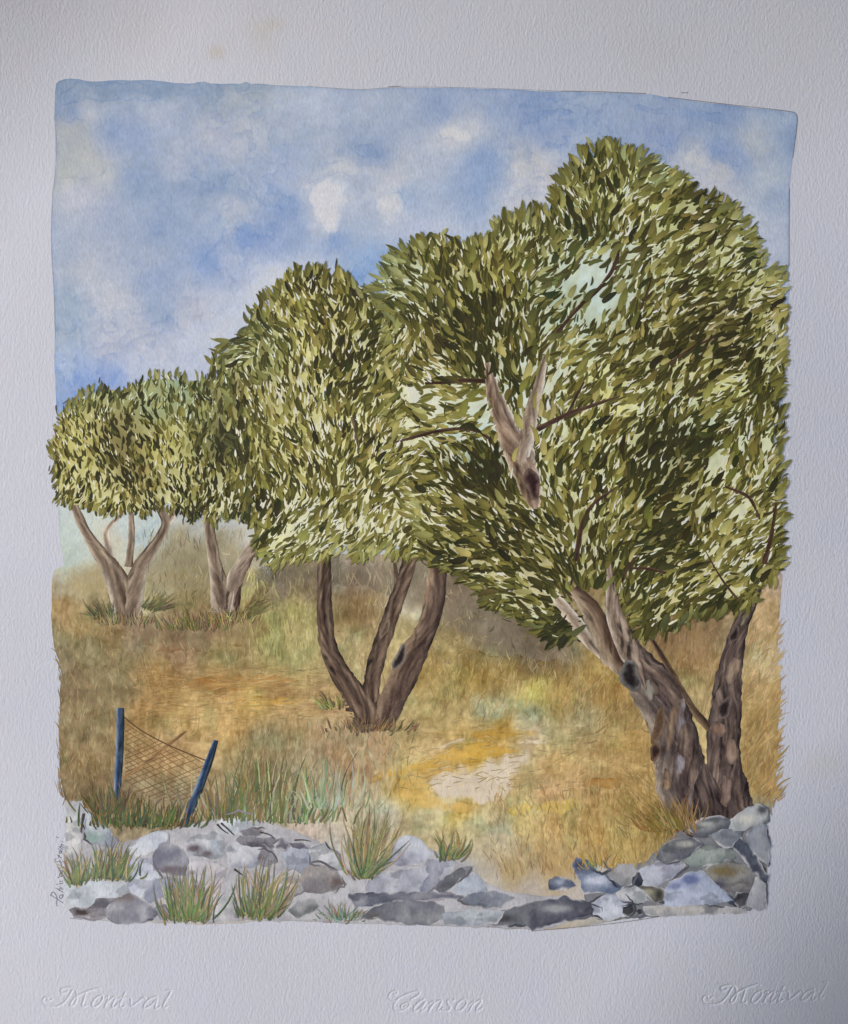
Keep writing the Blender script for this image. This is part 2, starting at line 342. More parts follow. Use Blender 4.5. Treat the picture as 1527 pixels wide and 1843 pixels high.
def cloud(poly, rgb, seed, alpha=.9, soft=12, amp=9):
    def cf(x, y, d):
        a = ((0.98 if seed in (0, 1, 2, 7) else 0.72)*alpha*np.clip((0.25 if seed in (0, 1, 2) else 0.0)+d/(soft*1.5)+2.8*fbm(x, y, 34, 1200+seed, 4), 0, 1))[:, None]
        e = (np.exp(-d/2.0)*np.clip(fbm(x, y, 46, 1240+seed, 2)*6, 0, 1))[:, None]
        return pig(np.clip(sky_rgb(x, y)*(1-a)+(np.array(rgb)+fbm(x, y, 22, 1220+seed, 4)[:, None]*26)*a-e*np.array([24, 17, 6]), 20, 248))
    return wash('cloud', rough_poly(poly, amp, 18, 1260+seed, 1), cf, M_WASH, 2.2, 0.00029+seed*2e-6, parent=skyo)
for k, (pl, c, al, sf) in enumerate([([(566,338),(600,322),(634,326),(640,340),(622,352),(628,372),(612,392),(618,412),(604,424),(586,414),(572,396),(560,378),(556,356)], (214,216,226), .9, 10), ([(676,370),(700,352),(724,350),(734,370),(726,392),(700,396),(684,388)], (216,219,229), .9, 10),
        ([(790,240),(806,233),(832,234),(848,246),(836,256),(800,258)], (218,220,228), .9, 8), ([(934,356),(958,344),(985,318),(1004,310),(1002,372),(970,404),(950,402)], (220,219,224), .8, 22), ([(914,300),(940,284),(968,286),(990,306),(980,322),(946,312),(922,312)], (200,202,208), .6, 18),
        ([(575,300),(620,292),(668,304),(706,320),(740,338),(742,350),(700,342),(650,322),(600,316),(560,330),(548,340)], (196,201,211), .7, 10), ([(1244,292),(1270,268),(1290,284),(1310,296),(1322,320),(1300,334),(1268,330)], (212,211,216), .7, 20), ([(455,548),(490,520),(530,490),(580,476),(620,500),(640,520),(560,540),(480,575)], (228,231,240), .7, 24),
        ([(1268,268),(1286,266),(1304,284),(1330,300),(1318,306),(1290,292)], (112,145,205), .7, 10), ([(104,222),(150,212),(190,250),(196,310),(180,322),(132,326),(106,318)], (172,177,180), .55, 14), ([(420,398),(470,412),(500,404),(470,440),(430,460),(380,492),(356,484),(372,466)], (108,143,204), .55, 18),
        ([(640,478),(680,458),(702,452),(690,480),(660,500),(640,530),(630,510)], (112,152,212), .6, 20), ([(560,284),(620,268),(690,268),(720,292),(716,306),(680,290),(620,286),(570,298)], (122,150,194), .6, 12),
        ([(330,345),(400,332),(450,352),(472,374),(440,368),(400,356),(350,362)], (126,150,190), .55, 12), ([(108,156),(250,153),(400,160),(480,160),(500,168),(440,176),(330,182),(230,186),(140,182),(112,200)], (104,134,174), .6, 14), ([(380,190),(430,172),(480,172),(470,190),(430,206),(390,208)], (158,170,180), .6, 12),
        ([(1110,196),(1240,198),(1330,212),(1400,222),(1380,232),(1290,226),(1180,214)], (122,150,200), .5, 12), ([(930,206),(990,200),(1040,206),(1000,216),(940,216)], (116,146,200), .6, 8)]):
    cloud(pl, c, k, al, sf)

# ------------------------------------------------------------------ ground wash
GR = [(120,1035,178,152,106),(108,1080,168,132,80),(150,1120,165,134,78),(106,1180,150,124,88),(160,1170,148,138,92),(200,1140,152,126,76),(250,1130,160,138,108),(350,1130,150,118,82),(330,1170,150,116,78),(420,1180,160,138,82),(480,1130,175,164,86),
(540,1100,186,175,98),(500,1180,170,153,86),(560,1150,192,181,108),(300,1220,176,134,68),(400,1225,186,140,72),(500,1240,182,140,78),(450,1262,208,166,82),(550,1260,197,160,98),(130,1230,140,118,82),(200,1240,145,128,86),(130,1300,150,128,86),(160,1370,152,125,78),
(270,1290,166,124,62),(300,1330,186,144,88),(340,1290,197,160,88),(420,1300,202,160,88),(480,1330,160,138,92),(480,1400,142,130,84),(550,1400,166,155,118),(620,1330,187,150,108),(640,1380,167,130,92),(600,1280,187,150,98),(640,1430,192,175,138),(150,1430,132,110,74),
(560,1050,138,118,84),(600,1040,148,128,108),(640,1020,166,150,128),(500,1040,128,112,92),(480,1072,150,128,76),(630,1100,166,134,76),(610,1150,192,166,108),(760,1030,170,158,130),(742,1080,220,210,175),(725,1150,195,175,112),(830,1060,138,118,92),(850,1130,148,128,92),
(900,1130,128,114,92),(950,1180,112,96,72),(890,1090,135,118,92),(1010,1172,150,128,92),(820,1160,162,140,78),(780,1210,182,150,76),(850,1220,166,130,52),(900,1220,178,145,72),(960,1240,194,177,76),(1010,1250,187,150,72),(1080,1200,192,155,76),(1100,1250,192,150,76),(800,1262,187,160,92),
(880,1272,186,187,142),(950,1290,176,177,136),(1050,1290,176,160,108),(1120,1290,177,145,82),(850,1325,207,165,86),(900,1312,192,150,60),(960,1320,216,190,148),(850,1350,212,165,58),(800,1368,216,187,130),(980,1345,212,180,115),(720,1415,205,170,80),(780,1380,205,165,95),
(750,1435,207,176,86),(800,1440,218,200,150),(830,1458,217,177,80),(980,1410,202,160,102),(1050,1400,197,155,92),(1100,1370,192,150,82),(1130,1330,202,160,82),(1000,1370,207,165,92),(1150,1400,202,160,86),
(950,1470,208,182,106),(1000,1480,202,160,86),(1080,1450,197,155,82),(1150,1450,192,150,72),(1180,1490,162,130,58),(900,1500,202,187,150),(850,1480,192,180,128),(920,1560,187,160,108),(1000,1540,197,160,98),(1070,1500,197,155,76),(1130,1520,202,165,86),(1200,1480,142,115,54),
(700,1460,197,187,160),(760,1470,197,177,130),(590,1460,202,192,167),(1200,1140,160,124,78),(1250,1180,182,140,82),(1240,1240,192,165,102),(1220,1200,166,130,72),(1290,1130,166,134,92),(1370,1100,203,167,110),(1385,1200,218,192,140),(1360,1300,192,155,86),(1385,1250,202,165,98),
(1350,1400,187,150,86),(1385,1400,192,150,82),(1400,1020,192,167,150),(1255,1340,218,187,115),(300,1000,148,136,112),(340,1060,150,128,72),(320,1040,155,133,78),(285,980,182,190,170),(350,985,148,138,118),(430,1005,202,196,176),(452,1050,208,198,110),(250,1085,190,178,126),(130,1010,190,190,160),(160,1050,168,150,110),(225,1000,200,190,150),
(400,1540,192,190,192),(300,1580,190,192,200),(200,1600,188,192,200),(130,1550,195,194,194),(350,1625,192,186,182),(500,1590,192,182,176),(450,1640,190,184,180),(600,1540,196,190,188),(640,1590,186,182,178),(700,1600,172,172,182),(620,1645,168,166,168),(850,1630,172,178,182),(760,1610,150,150,160),(950,1600,186,172,158),
(1050,1610,190,180,172),(1100,1650,170,170,166),(1180,1620,176,172,174),(1280,1625,170,170,176),(1300,1560,150,150,152),(1250,1500,140,140,140),(1340,1620,168,168,172),(1370,1480,140,142,146),(820,1570,175,180,192),(890,1575,190,180,165),(560,1490,196,176,160),(470,1480,172,160,130),(360,1478,150,125,92),(260,1490,150,132,98),(190,1470,140,122,90)]
GF = Field(GR, 1.7, 10)
def ground_rgb(x, y):
    wx = x+26*fbm(x, y, 45, 61)+6*fbm(x, y, 9, 63); wy = y+16*fbm(x, y, 40, 71)+5*fbm(x, y, 9, 73)
    c = GF(wx, wy)
    wet = np.clip((y-1500)/60, 0, 1)*(1-0.0*x); dry = 1-wet
    v = fbm(x*2.4+0.5*y, y*0.8, 22, 81, 5); hz = fbm(x*0.45, y*3.0, 30, 91, 5)
    mh = np.clip(1-np.abs(y-1235)/50, 0, 1)*(x < 620)+np.clip(1-np.abs(y-1370)/70, 0, 1)*(x > 600)*0.8
    s = (v*(1-0.7*mh)+hz*mh*1.2)*dry
    m = fbm(x, y, 24, 101, 5)*1.25
    g = fbm(x, y, 38, 111, 3)
    fi = fbm(x, y, 6, 131, 3)
    c = c+s[:, None]*np.array([40, 37, 28])+m[:, None]*np.array([44, 42, 38])*(0.4+0.6*dry[:, None])+fi[:, None]*np.array([52, 50, 44])*(0.3+0.7*dry[:, None])
    c = c+np.clip(g, 0, 1)[:, None]*dry[:, None]*np.array([-60, 18, 10])*0.6
    gray = np.clip(fbm(x, y, 70, 121, 4)*3-0.1, 0, 1)*np.clip(1-np.abs(y-1090)/110, 0, 1)*(x > 440)*(x < 1080)
    c = c+gray[:, None]*np.array([-34, -34, -22])
    br = fbm(x*4.5+y*0.6*np.sin(x/90), y*0.9, 18, 141, 3)*dry; c = c+br[:, None]*np.array([54, 52, 44])
    g_ = c.mean(1, keepdims=True); return (c*0.74+g_*0.26)*1.0
_gx = np.arange(60, 1460, 3.0); _gy = np.arange(960, 1700, 3.0); _GX, _GY = np.meshgrid(_gx, _gy)
_GT = ground_rgb(_GX.ravel(), _GY.ravel()).reshape(len(_gy), len(_gx), 3)
def ground_at(x, y):
    i = np.clip(((np.asarray(y)-960)/3).astype(int), 0, len(_gy)-1); j = np.clip(((np.asarray(x)-60)/3).astype(int), 0, len(_gx)-1)
    return _GT[i, j]
GROUND_POLY = [(104,1018),(96,1045),(95,1130),(102,1180),(113,1200),(110,1250),(108,1320),(108,1370),(112,1400),(120,1450),(121,1500),(124,1560),(124,1640),(160,1651),(230,1656),(300,1657),(400,1660),(500,1650),(640,1656),(760,1660),(880,1664),(980,1669),(1060,1662),(1140,1646),(1260,1641),(1378,1636),
(1379,1560),(1378,1480),(1388,1440),(1400,1350),(1397,1300),(1405,1240),(1397,1180),(1401,1100),(1411,1010),(1300,990),(1000,990),(780,1000),(640,995),(520,1000),(450,1015),(420,1000),(360,985),(300,990),(230,1010),(160,1012)]
def base_rgb(x, y):
    t = (np.clip((y-1012)/50+1.6*fbm(x, y, 40, 151, 3), 0, 1)*(x < 490)+(x >= 490))[:, None]
    return ground_rgb(x, y)*t+sky_rgb(x, y)*(1-t)
def ground_col(x, y, d):
    w = (np.exp(-d/2.6)*0.3*(0.3+1.2*vn(x, y, 60, 8)))[:, None]*(y > 1100)[:, None]
    return pig(np.clip(base_rgb(x, y)-w*np.array([70, 70, 60]), 15, 245))
ground = tag(wash('ground', rough_poly(GROUND_POLY, 3.0, 22, 12, 1), ground_col, M_WASH, 2.4, 0.0004), kind='structure')
def earth(name, poly, rgb, lay, amp=2.5, seed=0, alpha=0.85, step=2.6, soft=7.0):
    rgb = np.array(rgb, float)
    def cf(x, y, d):
        a = (alpha*np.clip(0.3+d/(soft*1.3)+2.4*fbm(x, y, 30, 320+seed, 3), 0.05, 1))[:, None]
        c = ground_rgb(x, y)*(1-a)+rgb*a+fbm(x*0.5, y*1.8, 26, 300+seed, 4)[:, None]*34
        return pig(np.clip(c-(np.exp(-d/1.6)*np.clip(fbm(x, y, 40, 340+seed)*5, 0, 1))[:, None]*np.array([26, 34, 44]), 10, 248))
    return wash(name, rough_poly(poly, amp*1.5, 16, 40+seed, 1), cf, M_WASH, step, lay, parent=ground)
earth('bare_earth', [(765,1400),(800,1388),(835,1372),(905,1358),(946,1338),(964,1350),(956,1374),(928,1386),(926,1412),(908,1440),(870,1447),(830,1440),(790,1426),(774,1412)], (216,203,188), 0.00059, 7, 1, .9, soft=8)
earth('bare_earth', [(838,1396),(852,1384),(884,1388),(900,1380),(926,1390),(934,1412),(912,1424),(914,1446),(884,1442),(856,1450),(842,1432),(848,1414)], (205,182,164), 0.00055, 9, 2, .75, soft=20)
earth('ochre_earth', [(782,1350),(850,1332),(906,1335),(950,1350),(946,1358),(880,1361),(830,1371),(760,1387),(700,1399),(655,1402),(668,1391),(740,1374)], (206,166,78), 0.00058, 5, 3, .8)
earth('ochre_earth', [(690,1398),(760,1386),(828,1376),(824,1390),(780,1402),(772,1420),(800,1436),(850,1448),(840,1462),(770,1452),(706,1428)], (210,174,98), 0.00053, 6, 4, .7)
earth('ochre_earth', [(835,1318),(900,1306),(960,1310),(985,1322),(930,1330),(860,1330)], (190,150,70), 0.00056, 3, 5, .8)
earth('bare_earth', [(785,1340),(830,1322),(842,1330),(800,1345)], (222,208,192), 0.00057, 3, 6, .8)
earth('bare_earth', [(925,1330),(985,1326),(1000,1332),(930,1338)], (226,215,198), 0.0006, 2, 7, .8)
for k, (pl, c, al) in enumerate([([(170,1112),(300,1108),(480,1104),(500,1130),(430,1165),(330,1178),(230,1150)], (138,114,90), .6), ([(376,1478),(420,1430),(470,1372),(500,1366),(492,1400),(450,1450),(410,1486)], (110,92,60), .75), ([(560,1060),(640,1050),(720,1075),(690,1130),(620,1140),(575,1110)], (136,112,80), .5),
        ([(1060,1200),(1120,1240),(1160,1320),(1150,1360),(1100,1310),(1060,1250)], (160,128,76), .5), ([(800,1160),(900,1180),(1040,1190),(1060,1215),(940,1225),(820,1210)], (134,108,58), .55), ([(700,1300),(760,1290),(900,1292),(1000,1300),(900,1312),(760,1318)], (190,170,120), .5), ([(110,1190),(230,1200),(260,1250),(200,1290),(120,1290)], (128,114,84), .5)]):
    earth('brown_earth_shade', pl, c, 0.00047+k*3e-6, 7, 60+k, al, soft=26)  # brown earth tones, with painted shade under the trees and beside the fence
for k, (pl, c) in enumerate([([(640,1310),(700,1318),(720,1350),(690,1372),(650,1360)], (196,160,122)), ([(652,1330),(668,1330),(672,1400),(655,1410)], (150,112,72)), ([(600,1320),(625,1322),(640,1350),(630,1420),(605,1425)], (176,146,104)),
        ([(960,1440),(1040,1432),(1050,1450),(1000,1462),(960,1458)], (212,186,96)), ([(905,1450),(950,1436),(962,1450),(930,1468)], (216,186,92)), ([(1040,1400),(1110,1392),(1130,1408),(1060,1420)], (180,134,74)),
        ([(960,1420),(1020,1408),(1040,1420),(980,1432)], (216,176,132)), ([(300,1225),(480,1210),(560,1222),(470,1238),(320,1240)], (172,124,66)), ([(420,1255),(540,1250),(560,1268),(440,1275)], (214,172,90))]):
    earth('ochre_earth', pl, c, 0.00052+k*1e-5, 4, 20+k, .6)

def hill(poly, rgb, seed, alpha=.75, soft=34):
    def cf(x, y, d):
        a = (alpha*np.clip(np.minimum(d/soft, d/8-0.1)+1.5*fbm(x, y, 36, seed, 4)*np.clip(d/12, 0, 1), 0, 1))[:, None]
        return pig(np.clip(base_rgb(x, y)*(1-a)+(np.array(rgb)+70*fbm(x, y, 40, seed+1, 5)[:, None])*a, 15, 240))
    return tag(wash('hill', rough_poly(poly, 4, 20, seed, 2), cf, M_WASH, 3, 0.00045), kind='structure')
hill([(455,1030),(500,1002),(600,998),(700,1000),(800,1005),(870,1040),(1000,1120),(1070,1180),(1060,1205),(960,1205),(870,1190),(800,1150),(760,1120),(700,1090),(640,1120),(580,1080),(500,1095),(460,1070)], (124,112,96), 700)
hill([(232,1010),(262,965),(300,940),(380,935),(450,945),(500,985),(500,1060),(440,1085),(360,1090),(280,1088),(236,1060)], (148,138,108), 710, .85, 40)
hill([(104,1040),(130,1010),(170,1000),(215,1010),(230,1050),(200,1090),(130,1090),(104,1070)], (168,150,108), 712, .7, 30)
hill([(1130,1120),(1290,1105),(1320,1130),(1290,1190),(1230,1200),(1180,1180)], (150,122,88), 720, .6, 30)

# pencil frame drawn round the picture, and the signature
def pencil(paths, w, c, name, lay=0.0008, parent=None):
    if name == 'pencil_line' and len(paths) > 1:
        for q in paths: pencil([q], w, c, name, lay, parent)
        return
    st = Strokes()
    for p in paths:
        p = smooth_poly(p, 3, False); st.line(p, np.full(len(p), w)*(0.7+0.5*vn(p[:, 0], p[:, 1], 20, 3)), pig(c), lay, 0.00004)
    return st.build(name, M_PENCIL, parent)
pencil([[(103,205),(104,260),(101,320),(97,345)],[(97,345),(93,440),(99,520),(101,610)],[(557,163),(620,168),(660,169),(700,165),(790,164),(900,167),(1010,171)]], 0.9, (158,160,170), 'pencil_line', 0.0008, paper)
pencil([[(700,164),(722,163)],[(1010,171),(1060,171),(1160,174)],[(1200,180),(1280,189),(1420,202),(1433,206),(1434,225),(1426,285)],[(1223,172),(1236,172)]], 1.1, (122,116,124), 'pencil_line', 0.00082, paper)
pencil([[(1420,340),(1419,480)],[(128,1650),(150,1652)],[(960,1670),(1100,1658),(1180,1646)],[(1377,1500),(1378,1636)]], 1.2, (125,122,125), 'pencil_line', 0.0008, paper)
SIG = [[(465,1365),(400,1320),(275,1245)],[(275,1262),(290,1212),(330,1200),(362,1250),(380,1300),(366,1350),(376,1416)],[(405,1292),(418,1250),(450,1240),(466,1268),(440,1302),(408,1290)],[(466,1268),(466,1228)],[(355,1140),(420,1180),(472,1205)],[(400,1180),(415,1140),(470,1170)],[(410,1118),(462,1150)],[(370,1078),(382,1096)],
[(420,1085),(415,1065),(455,1085),(462,1060)],[(410,1035),(445,1050),(462,1030)],[(385,972),(402,992)],[(420,975),(408,938),(440,892),(462,940),(432,975)],[(462,905),(430,870)],[(405,842),(455,835),(482,822)],
[(440,762),(420,735),(350,755),(336,725),(352,700),(368,700)],[(370,640),(440,690)],[(395,690),(408,640)],[(420,625),(398,600),(425,580),(445,600),(430,622)],[(388,545),(455,595)],[(395,515),(468,565)],[(430,545),(425,500),(478,535)],[(440,505),(432,470),(485,505)],[(445,440),(470,452)],[(362,370),(395,392)]]
pencil([[(60+a/8.38, 1460+b/8.38) for a, b in s] for s in SIG], 1.15, (112,112,128), 'signature', 0.0014, paper)

# ------------------------------------------------------------------ painted limbs
def limb(name, pts, cols, lay, parent, relief=0.0009, seed=0, streak=1.0, rag=1.0):  # cols include the painted light and dark sides of each limb
    """pts (x,y,width) from root to tip; cols = pigment across the limb from its left edge to its right edge"""
    p = smooth_poly(pts, 3, False); seg = np.hypot(*np.diff(p[:, :2], axis=0).T); s = np.concatenate([[0], np.cumsum(seg)])
    k = max(6, int(s[-1]/2.5)); t = np.linspace(0, s[-1], k)
    x = np.interp(t, s, p[:, 0]); y = np.interp(t, s, p[:, 1]); w = np.interp(t, s, p[:, 2])
    g = np.stack([np.gradient(x), np.gradient(y)], 1); g /= np.linalg.norm(g, axis=1)[:, None]
    n = np.stack([-g[:, 1], g[:, 0]], 1)          # to the right of travel (image y is down)
    nv = int(np.clip(w.max()/2.2, 5, 44)); v = np.linspace(-1, 1, nv)
    T, V = np.meshgrid(t, v, indexing='ij')
    off = (w/2)[:, None]*V*(1+rag*0.16*2*fbm(T+300*np.sign(V), 40*np.sign(V), 16, seed+3, 3))
    X = x[:, None]+n[:, 0:1]*off; Y = y[:, None]+n[:, 1:2]*off
    cc = np.array(cols, float); q = (V+1)/2*(len(cc)-1)
    q = np.clip(q+1.3*fbm(T*0.45, V*w.mean()*0.5, 18, seed+5, 3), 0, len(cc)-1); i = np.minimum(q.astype(int), len(cc)-2); fr = (q-i)[..., None]
    C = cc[i]*(1-fr)+cc[i+1]*fr
    st = fbm(T*0.13, V*w[:, None]*0.5+12*np.sin(T/40+seed), 4.0, seed+9, 5)[..., None]; C = C+streak*st*np.array([120, 112, 100])
    cr = np.clip(fbm(T*0.2, V*w[:, None]*0.5+9*np.sin(T/25), 7, seed+19, 3)*5-0.9, 0, 1)[..., None]; C = C*(1-np.minimum(0.7, 0.62*streak)*cr)
    L = lay+relief*np.sqrt(np.clip(1-V**2, 0, 1))*np.minimum(1, w/20)[:, None]+0.00012*st[..., 0]
    idx = np.arange(k*nv).reshape(k, nv)
    f = np.stack([idx[:-1, :-1], idx[1:, :-1], idx[1:, 1:], idx[:-1, 1:]], -1).reshape(-1, 4)
    me = new_mesh(name, P(X.ravel(), Y.ravel(), L.ravel())-orgof(parent), f, pig(np.clip(C.reshape(-1, 3), 14, 235)))
    return link(name, me, M_BARK, parent)
def hollow(x, y, rx, ry, ang, lay, parent, rim=(110,96,90), core=(40,28,26), seed=0):
    u = np.linspace(0, 2*math.pi, 18, endpoint=False); a = math.radians(ang)
    ex = rx*np.cos(u)*(1+0.25*np.sin(3*u+seed)); ey = ry*np.sin(u)
    poly = np.stack([x+ex*math.cos(a)-ey*math.sin(a), y+ex*math.sin(a)+ey*math.cos(a)], 1)
    def cf(px, py, d):
        rim_ = np.array(rim)*0.72+np.array([24, 20, 18]); t = sstep(0.05, 0.75, d/min(rx, ry)+0.5*fbm(px, py, 7, seed))[:, None]
        return pig(np.clip(rim_*(1-t)+np.array(core)*t+40*fbm(px, py, 6, seed+3)[:, None], 10, 230))
    return wash('hollow', smooth_poly(poly, 1), cf, M_BARK, 1.6, lay, parent=parent)

GREY = [(176,166,152),(132,116,102),(104,88,76),(146,132,116),(84,68,58)]
BRN = [(78,64,58),(122,102,86),(72,58,52),(110,92,78),(52,42,40)]
BIG = [(150,138,126),(102,90,86),(74,62,62),(122,104,94),(54,46,48)]
PALE = [(206,198,188),(160,144,130),(132,114,100),(176,162,150),(214,208,198)]

# ------------------------------------------------------------------ leaves
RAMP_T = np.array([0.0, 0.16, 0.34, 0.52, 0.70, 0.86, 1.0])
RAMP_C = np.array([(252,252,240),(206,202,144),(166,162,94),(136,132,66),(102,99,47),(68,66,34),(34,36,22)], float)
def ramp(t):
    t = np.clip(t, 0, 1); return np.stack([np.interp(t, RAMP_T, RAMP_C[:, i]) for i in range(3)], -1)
# x, y, darkness, orientation, teal, brown
LEAFP = [(1100,300,.52,90,.2,0),(1050,380,.62,110,.2,0),(1245,368,.78,45,0,.2),(1150,400,.45,50,.1,0),(1300,450,.50,38,.2,0),(1390,540,.38,28,.1,0),(1200,560,.48,38,0,0),(1250,600,.78,45,0,.5),(1300,620,.82,35,0,.6),(1180,620,.68,60,0,.3),(1395,620,.36,60,0,0),(1300,700,.40,30,.1,0),
(1402,740,.72,70,0,0),(1150,720,.40,40,0,0),(1100,830,.50,60,0,0),(1180,830,.88,55,.1,.1),(1230,810,.88,40,.1,.1),(1150,850,.8,60,.1,0),(1250,900,.65,50,0,.1),(1200,950,.82,50,.1,.2),(1180,980,.86,40,.15,.1),(1300,900,.40,60,0,0),(1350,800,.40,70,0,0),(1300,1000,.40,60,0,0),(1220,1060,.50,40,.05,0),
(1350,1060,.50,40,0,0),(1100,920,.5,65,.05,0),(1050,850,.55,70,0,0),(1000,800,.45,70,0,0),(1000,680,.4,60,0,0),(1040,640,.4,45,.1,0),(900,500,.55,85,0,0),(800,480,.58,105,.1,0),(720,520,.55,150,.5,0),(690,500,.45,150,.8,0),(850,580,.82,110,0,.1),(820,605,.86,140,0,.1),(900,560,.7,85,0,.1),(930,430,.46,82,.35,0),
(1015,330,.55,110,.2,0),(1180,300,.40,40,.7,0),(1240,320,.45,45,.3,0),(1340,420,.5,35,.3,0),(1370,480,.42,30,.5,0),(780,690,.42,160,.05,0),(760,720,.26,150,.05,0),(850,740,.40,20,.05,0),(800,775,.34,165,0,0),(820,830,.82,120,.05,.1),(870,850,.92,100,.1,0),(780,880,.66,165,0,.1),(850,900,.7,155,0,.1),(900,950,.72,150,0,.1),
(830,960,.66,165,0,.1),(750,900,.34,150,0,0),(800,1000,.72,165,0,.2),(950,1000,.68,140,0,.2),(1000,1050,.64,130,0,.2),(900,1060,.55,165,0,0),(950,1120,.64,155,.1,0),(1010,1150,.88,35,.2,0),(880,1090,.68,170,.1,0),(1060,1000,.68,80,.1,.1),(1100,1060,.6,70,.1,0),(1180,1110,.74,40,.1,0),(1300,1100,.78,40,0,.1),(1250,1040,.46,40,0,0),
(1000,530,.62,45,.6,0),(1060,500,.5,40,.8,0),(1380,950,.5,45,.05,0),(1395,880,.52,60,.05,0),(1000,900,.5,110,.05,0),(940,760,.4,100,0,0),(870,650,.75,100,.1,.1),(580,500,.6,90,0,0),(540,560,.46,115,0,0),(620,580,.66,85,0,0),(660,620,.74,70,0,0),(560,650,.46,105,0,0),(640,700,.74,70,0,.1),(480,640,.58,115,.5,0),(430,630,.62,20,.6,0),
(500,720,.42,110,0,0),(600,760,.46,100,0,0),(560,850,.46,100,0,0),(660,900,.5,65,0,0),(640,820,.62,75,0,0),(480,820,.5,110,.05,0),(480,930,.4,60,.05,0),(560,930,.30,50,.15,0),(620,960,.28,45,.15,0),(520,990,.34,30,.15,0),(700,960,.34,60,.1,0),(720,820,.4,50,0,0),(460,760,.46,110,.05,0),(700,640,.4,60,.05,0),(690,740,.45,60,0,0),
(130,780,.46,105,.05,0),(180,720,.58,80,.4,0),(222,790,.85,115,.1,.3),(240,850,.85,115,.05,.4),(150,850,.52,90,0,0),(125,900,.62,70,.05,0),(200,900,.45,50,0,0),(280,720,.55,80,.45,0),(270,765,.72,120,.1,.1),(300,820,.5,100,0,0),(260,880,.7,110,0,.4),(340,860,.55,100,0,0),(345,920,.82,90,.2,0),(320,785,.42,95,.05,0),(340,690,.55,80,.7,0),
(400,700,.62,95,.5,0),(405,800,.94,100,.45,.1),(385,860,.72,100,.1,.2),(372,740,.62,95,.4,0),(435,720,.68,100,.1,.4),(440,922,.95,90,.3,0),(465,925,.9,100,.2,0),(420,850,.62,90,0,0),(410,900,.52,80,.05,0)]
LA = np.array(LEAFP, float)
ang2 = np.radians(2*LA[:, 3])
LEAFF = Field(np.column_stack([LA[:, 0], LA[:, 1], LA[:, 2], np.cos(ang2), np.sin(ang2), LA[:, 4], LA[:, 5]]), 1.6, 14)
GAPP = [(1065,530,200,222,236),(1085,470,205,220,225),(1030,560,195,220,225),(940,715,218,232,236),(900,630,214,226,216),(1200,740,205,222,218),(1290,750,205,228,222),(730,545,215,228,232),(760,720,236,240,230),(840,735,214,230,224),(850,800,190,214,226),(1250,680,226,228,180),(1100,720,228,226,160),(1150,350,206,210,150),(1250,450,206,212,168),
(600,560,206,200,150),(560,650,204,200,140),(560,930,240,242,226),(500,980,232,232,190),(620,960,240,240,215),(700,960,238,238,220),(640,800,226,222,170),(500,800,220,216,160),(700,700,226,224,186),(850,600,168,160,104),(900,500,180,176,110),(800,900,230,224,200),(900,960,214,204,176),(1000,1050,216,206,180),(950,1120,226,226,196),(1200,950,170,166,120),(1300,950,234,236,214),
(1350,880,232,234,216),(1300,700,206,206,140),(1100,1050,220,222,196),(1250,1080,214,208,160),(1180,830,190,188,150),(1060,850,226,228,190),(1260,610,160,144,110),(150,800,190,186,122),(180,870,206,204,160),(220,800,140,126,92),(300,800,196,192,130),(340,930,226,226,190),(280,720,150,168,142),(340,690,140,165,150),(400,780,112,112,88),(440,920,230,232,215),(430,720,150,136,104),(480,640,176,184,146)]
GAPF = Field(GAPP, 1.5, 20)
CROWN_A = [(101,760),(112,742),(140,722),(165,705),(195,697),(215,705),(232,700),(262,680),(300,676),(335,680),(355,686),(372,700),(380,760),(382,850),(372,900),(352,935),(330,925),(305,908),(285,915),(268,930),(235,922),(205,930),(180,922),(150,912),(120,915),(104,890),(100,850),(98,810)]
CROWN_B = [(345,690),(375,672),(395,680),(420,690),(450,700),(478,720),(490,800),(492,900),(480,945),(450,948),(420,925),(395,940),(370,935),(352,900),(350,800)]
CROWN_C = [(380,655),(395,635),(420,612),(450,605),(452,575),(480,545),(505,520),(530,500),(560,492),(600,500),(640,512),(668,535),(690,560),(705,620),(712,720),(735,800),(760,880),(780,960),(775,1005),(740,1002),(700,985),(660,995),(620,985),(580,1000),(540,1005),(500,1012),(475,1002),(462,970),(470,940),(440,915),(420,860),(415,780),(415,710),(400,680)]
CROWN_D = [(680,505),(695,478),(730,460),(765,432),(800,428),(840,445),(862,440),(885,425),(905,400),(935,400),(958,390),(985,385),(1000,350),(1020,325),(1040,295),(1065,270),(1095,268),(1120,278),(1160,285),(1190,300),(1225,315),(1240,345),(1280,360),(1320,392),(1345,410),(1350,440),(1372,478),(1395,490),(1415,520),(1416,560),(1408,600),(1408,660),(1400,720),(1406,760),(1400,800),
(1408,860),(1402,920),(1410,980),(1400,1030),(1370,1048),(1340,1085),(1300,1098),(1250,1105),(1205,1122),(1160,1132),(1138,1124),(1122,1085),(1106,1052),(1070,1046),(1024,1056),(1004,1078),(1020,1112),(1032,1145),(1005,1152),(970,1128),(930,1110),(890,1090),(860,1060),(845,1040),(800,1022),(770,1005),(752,960),(730,880),(712,800),(700,700),(705,620),(700,560),(690,530)]

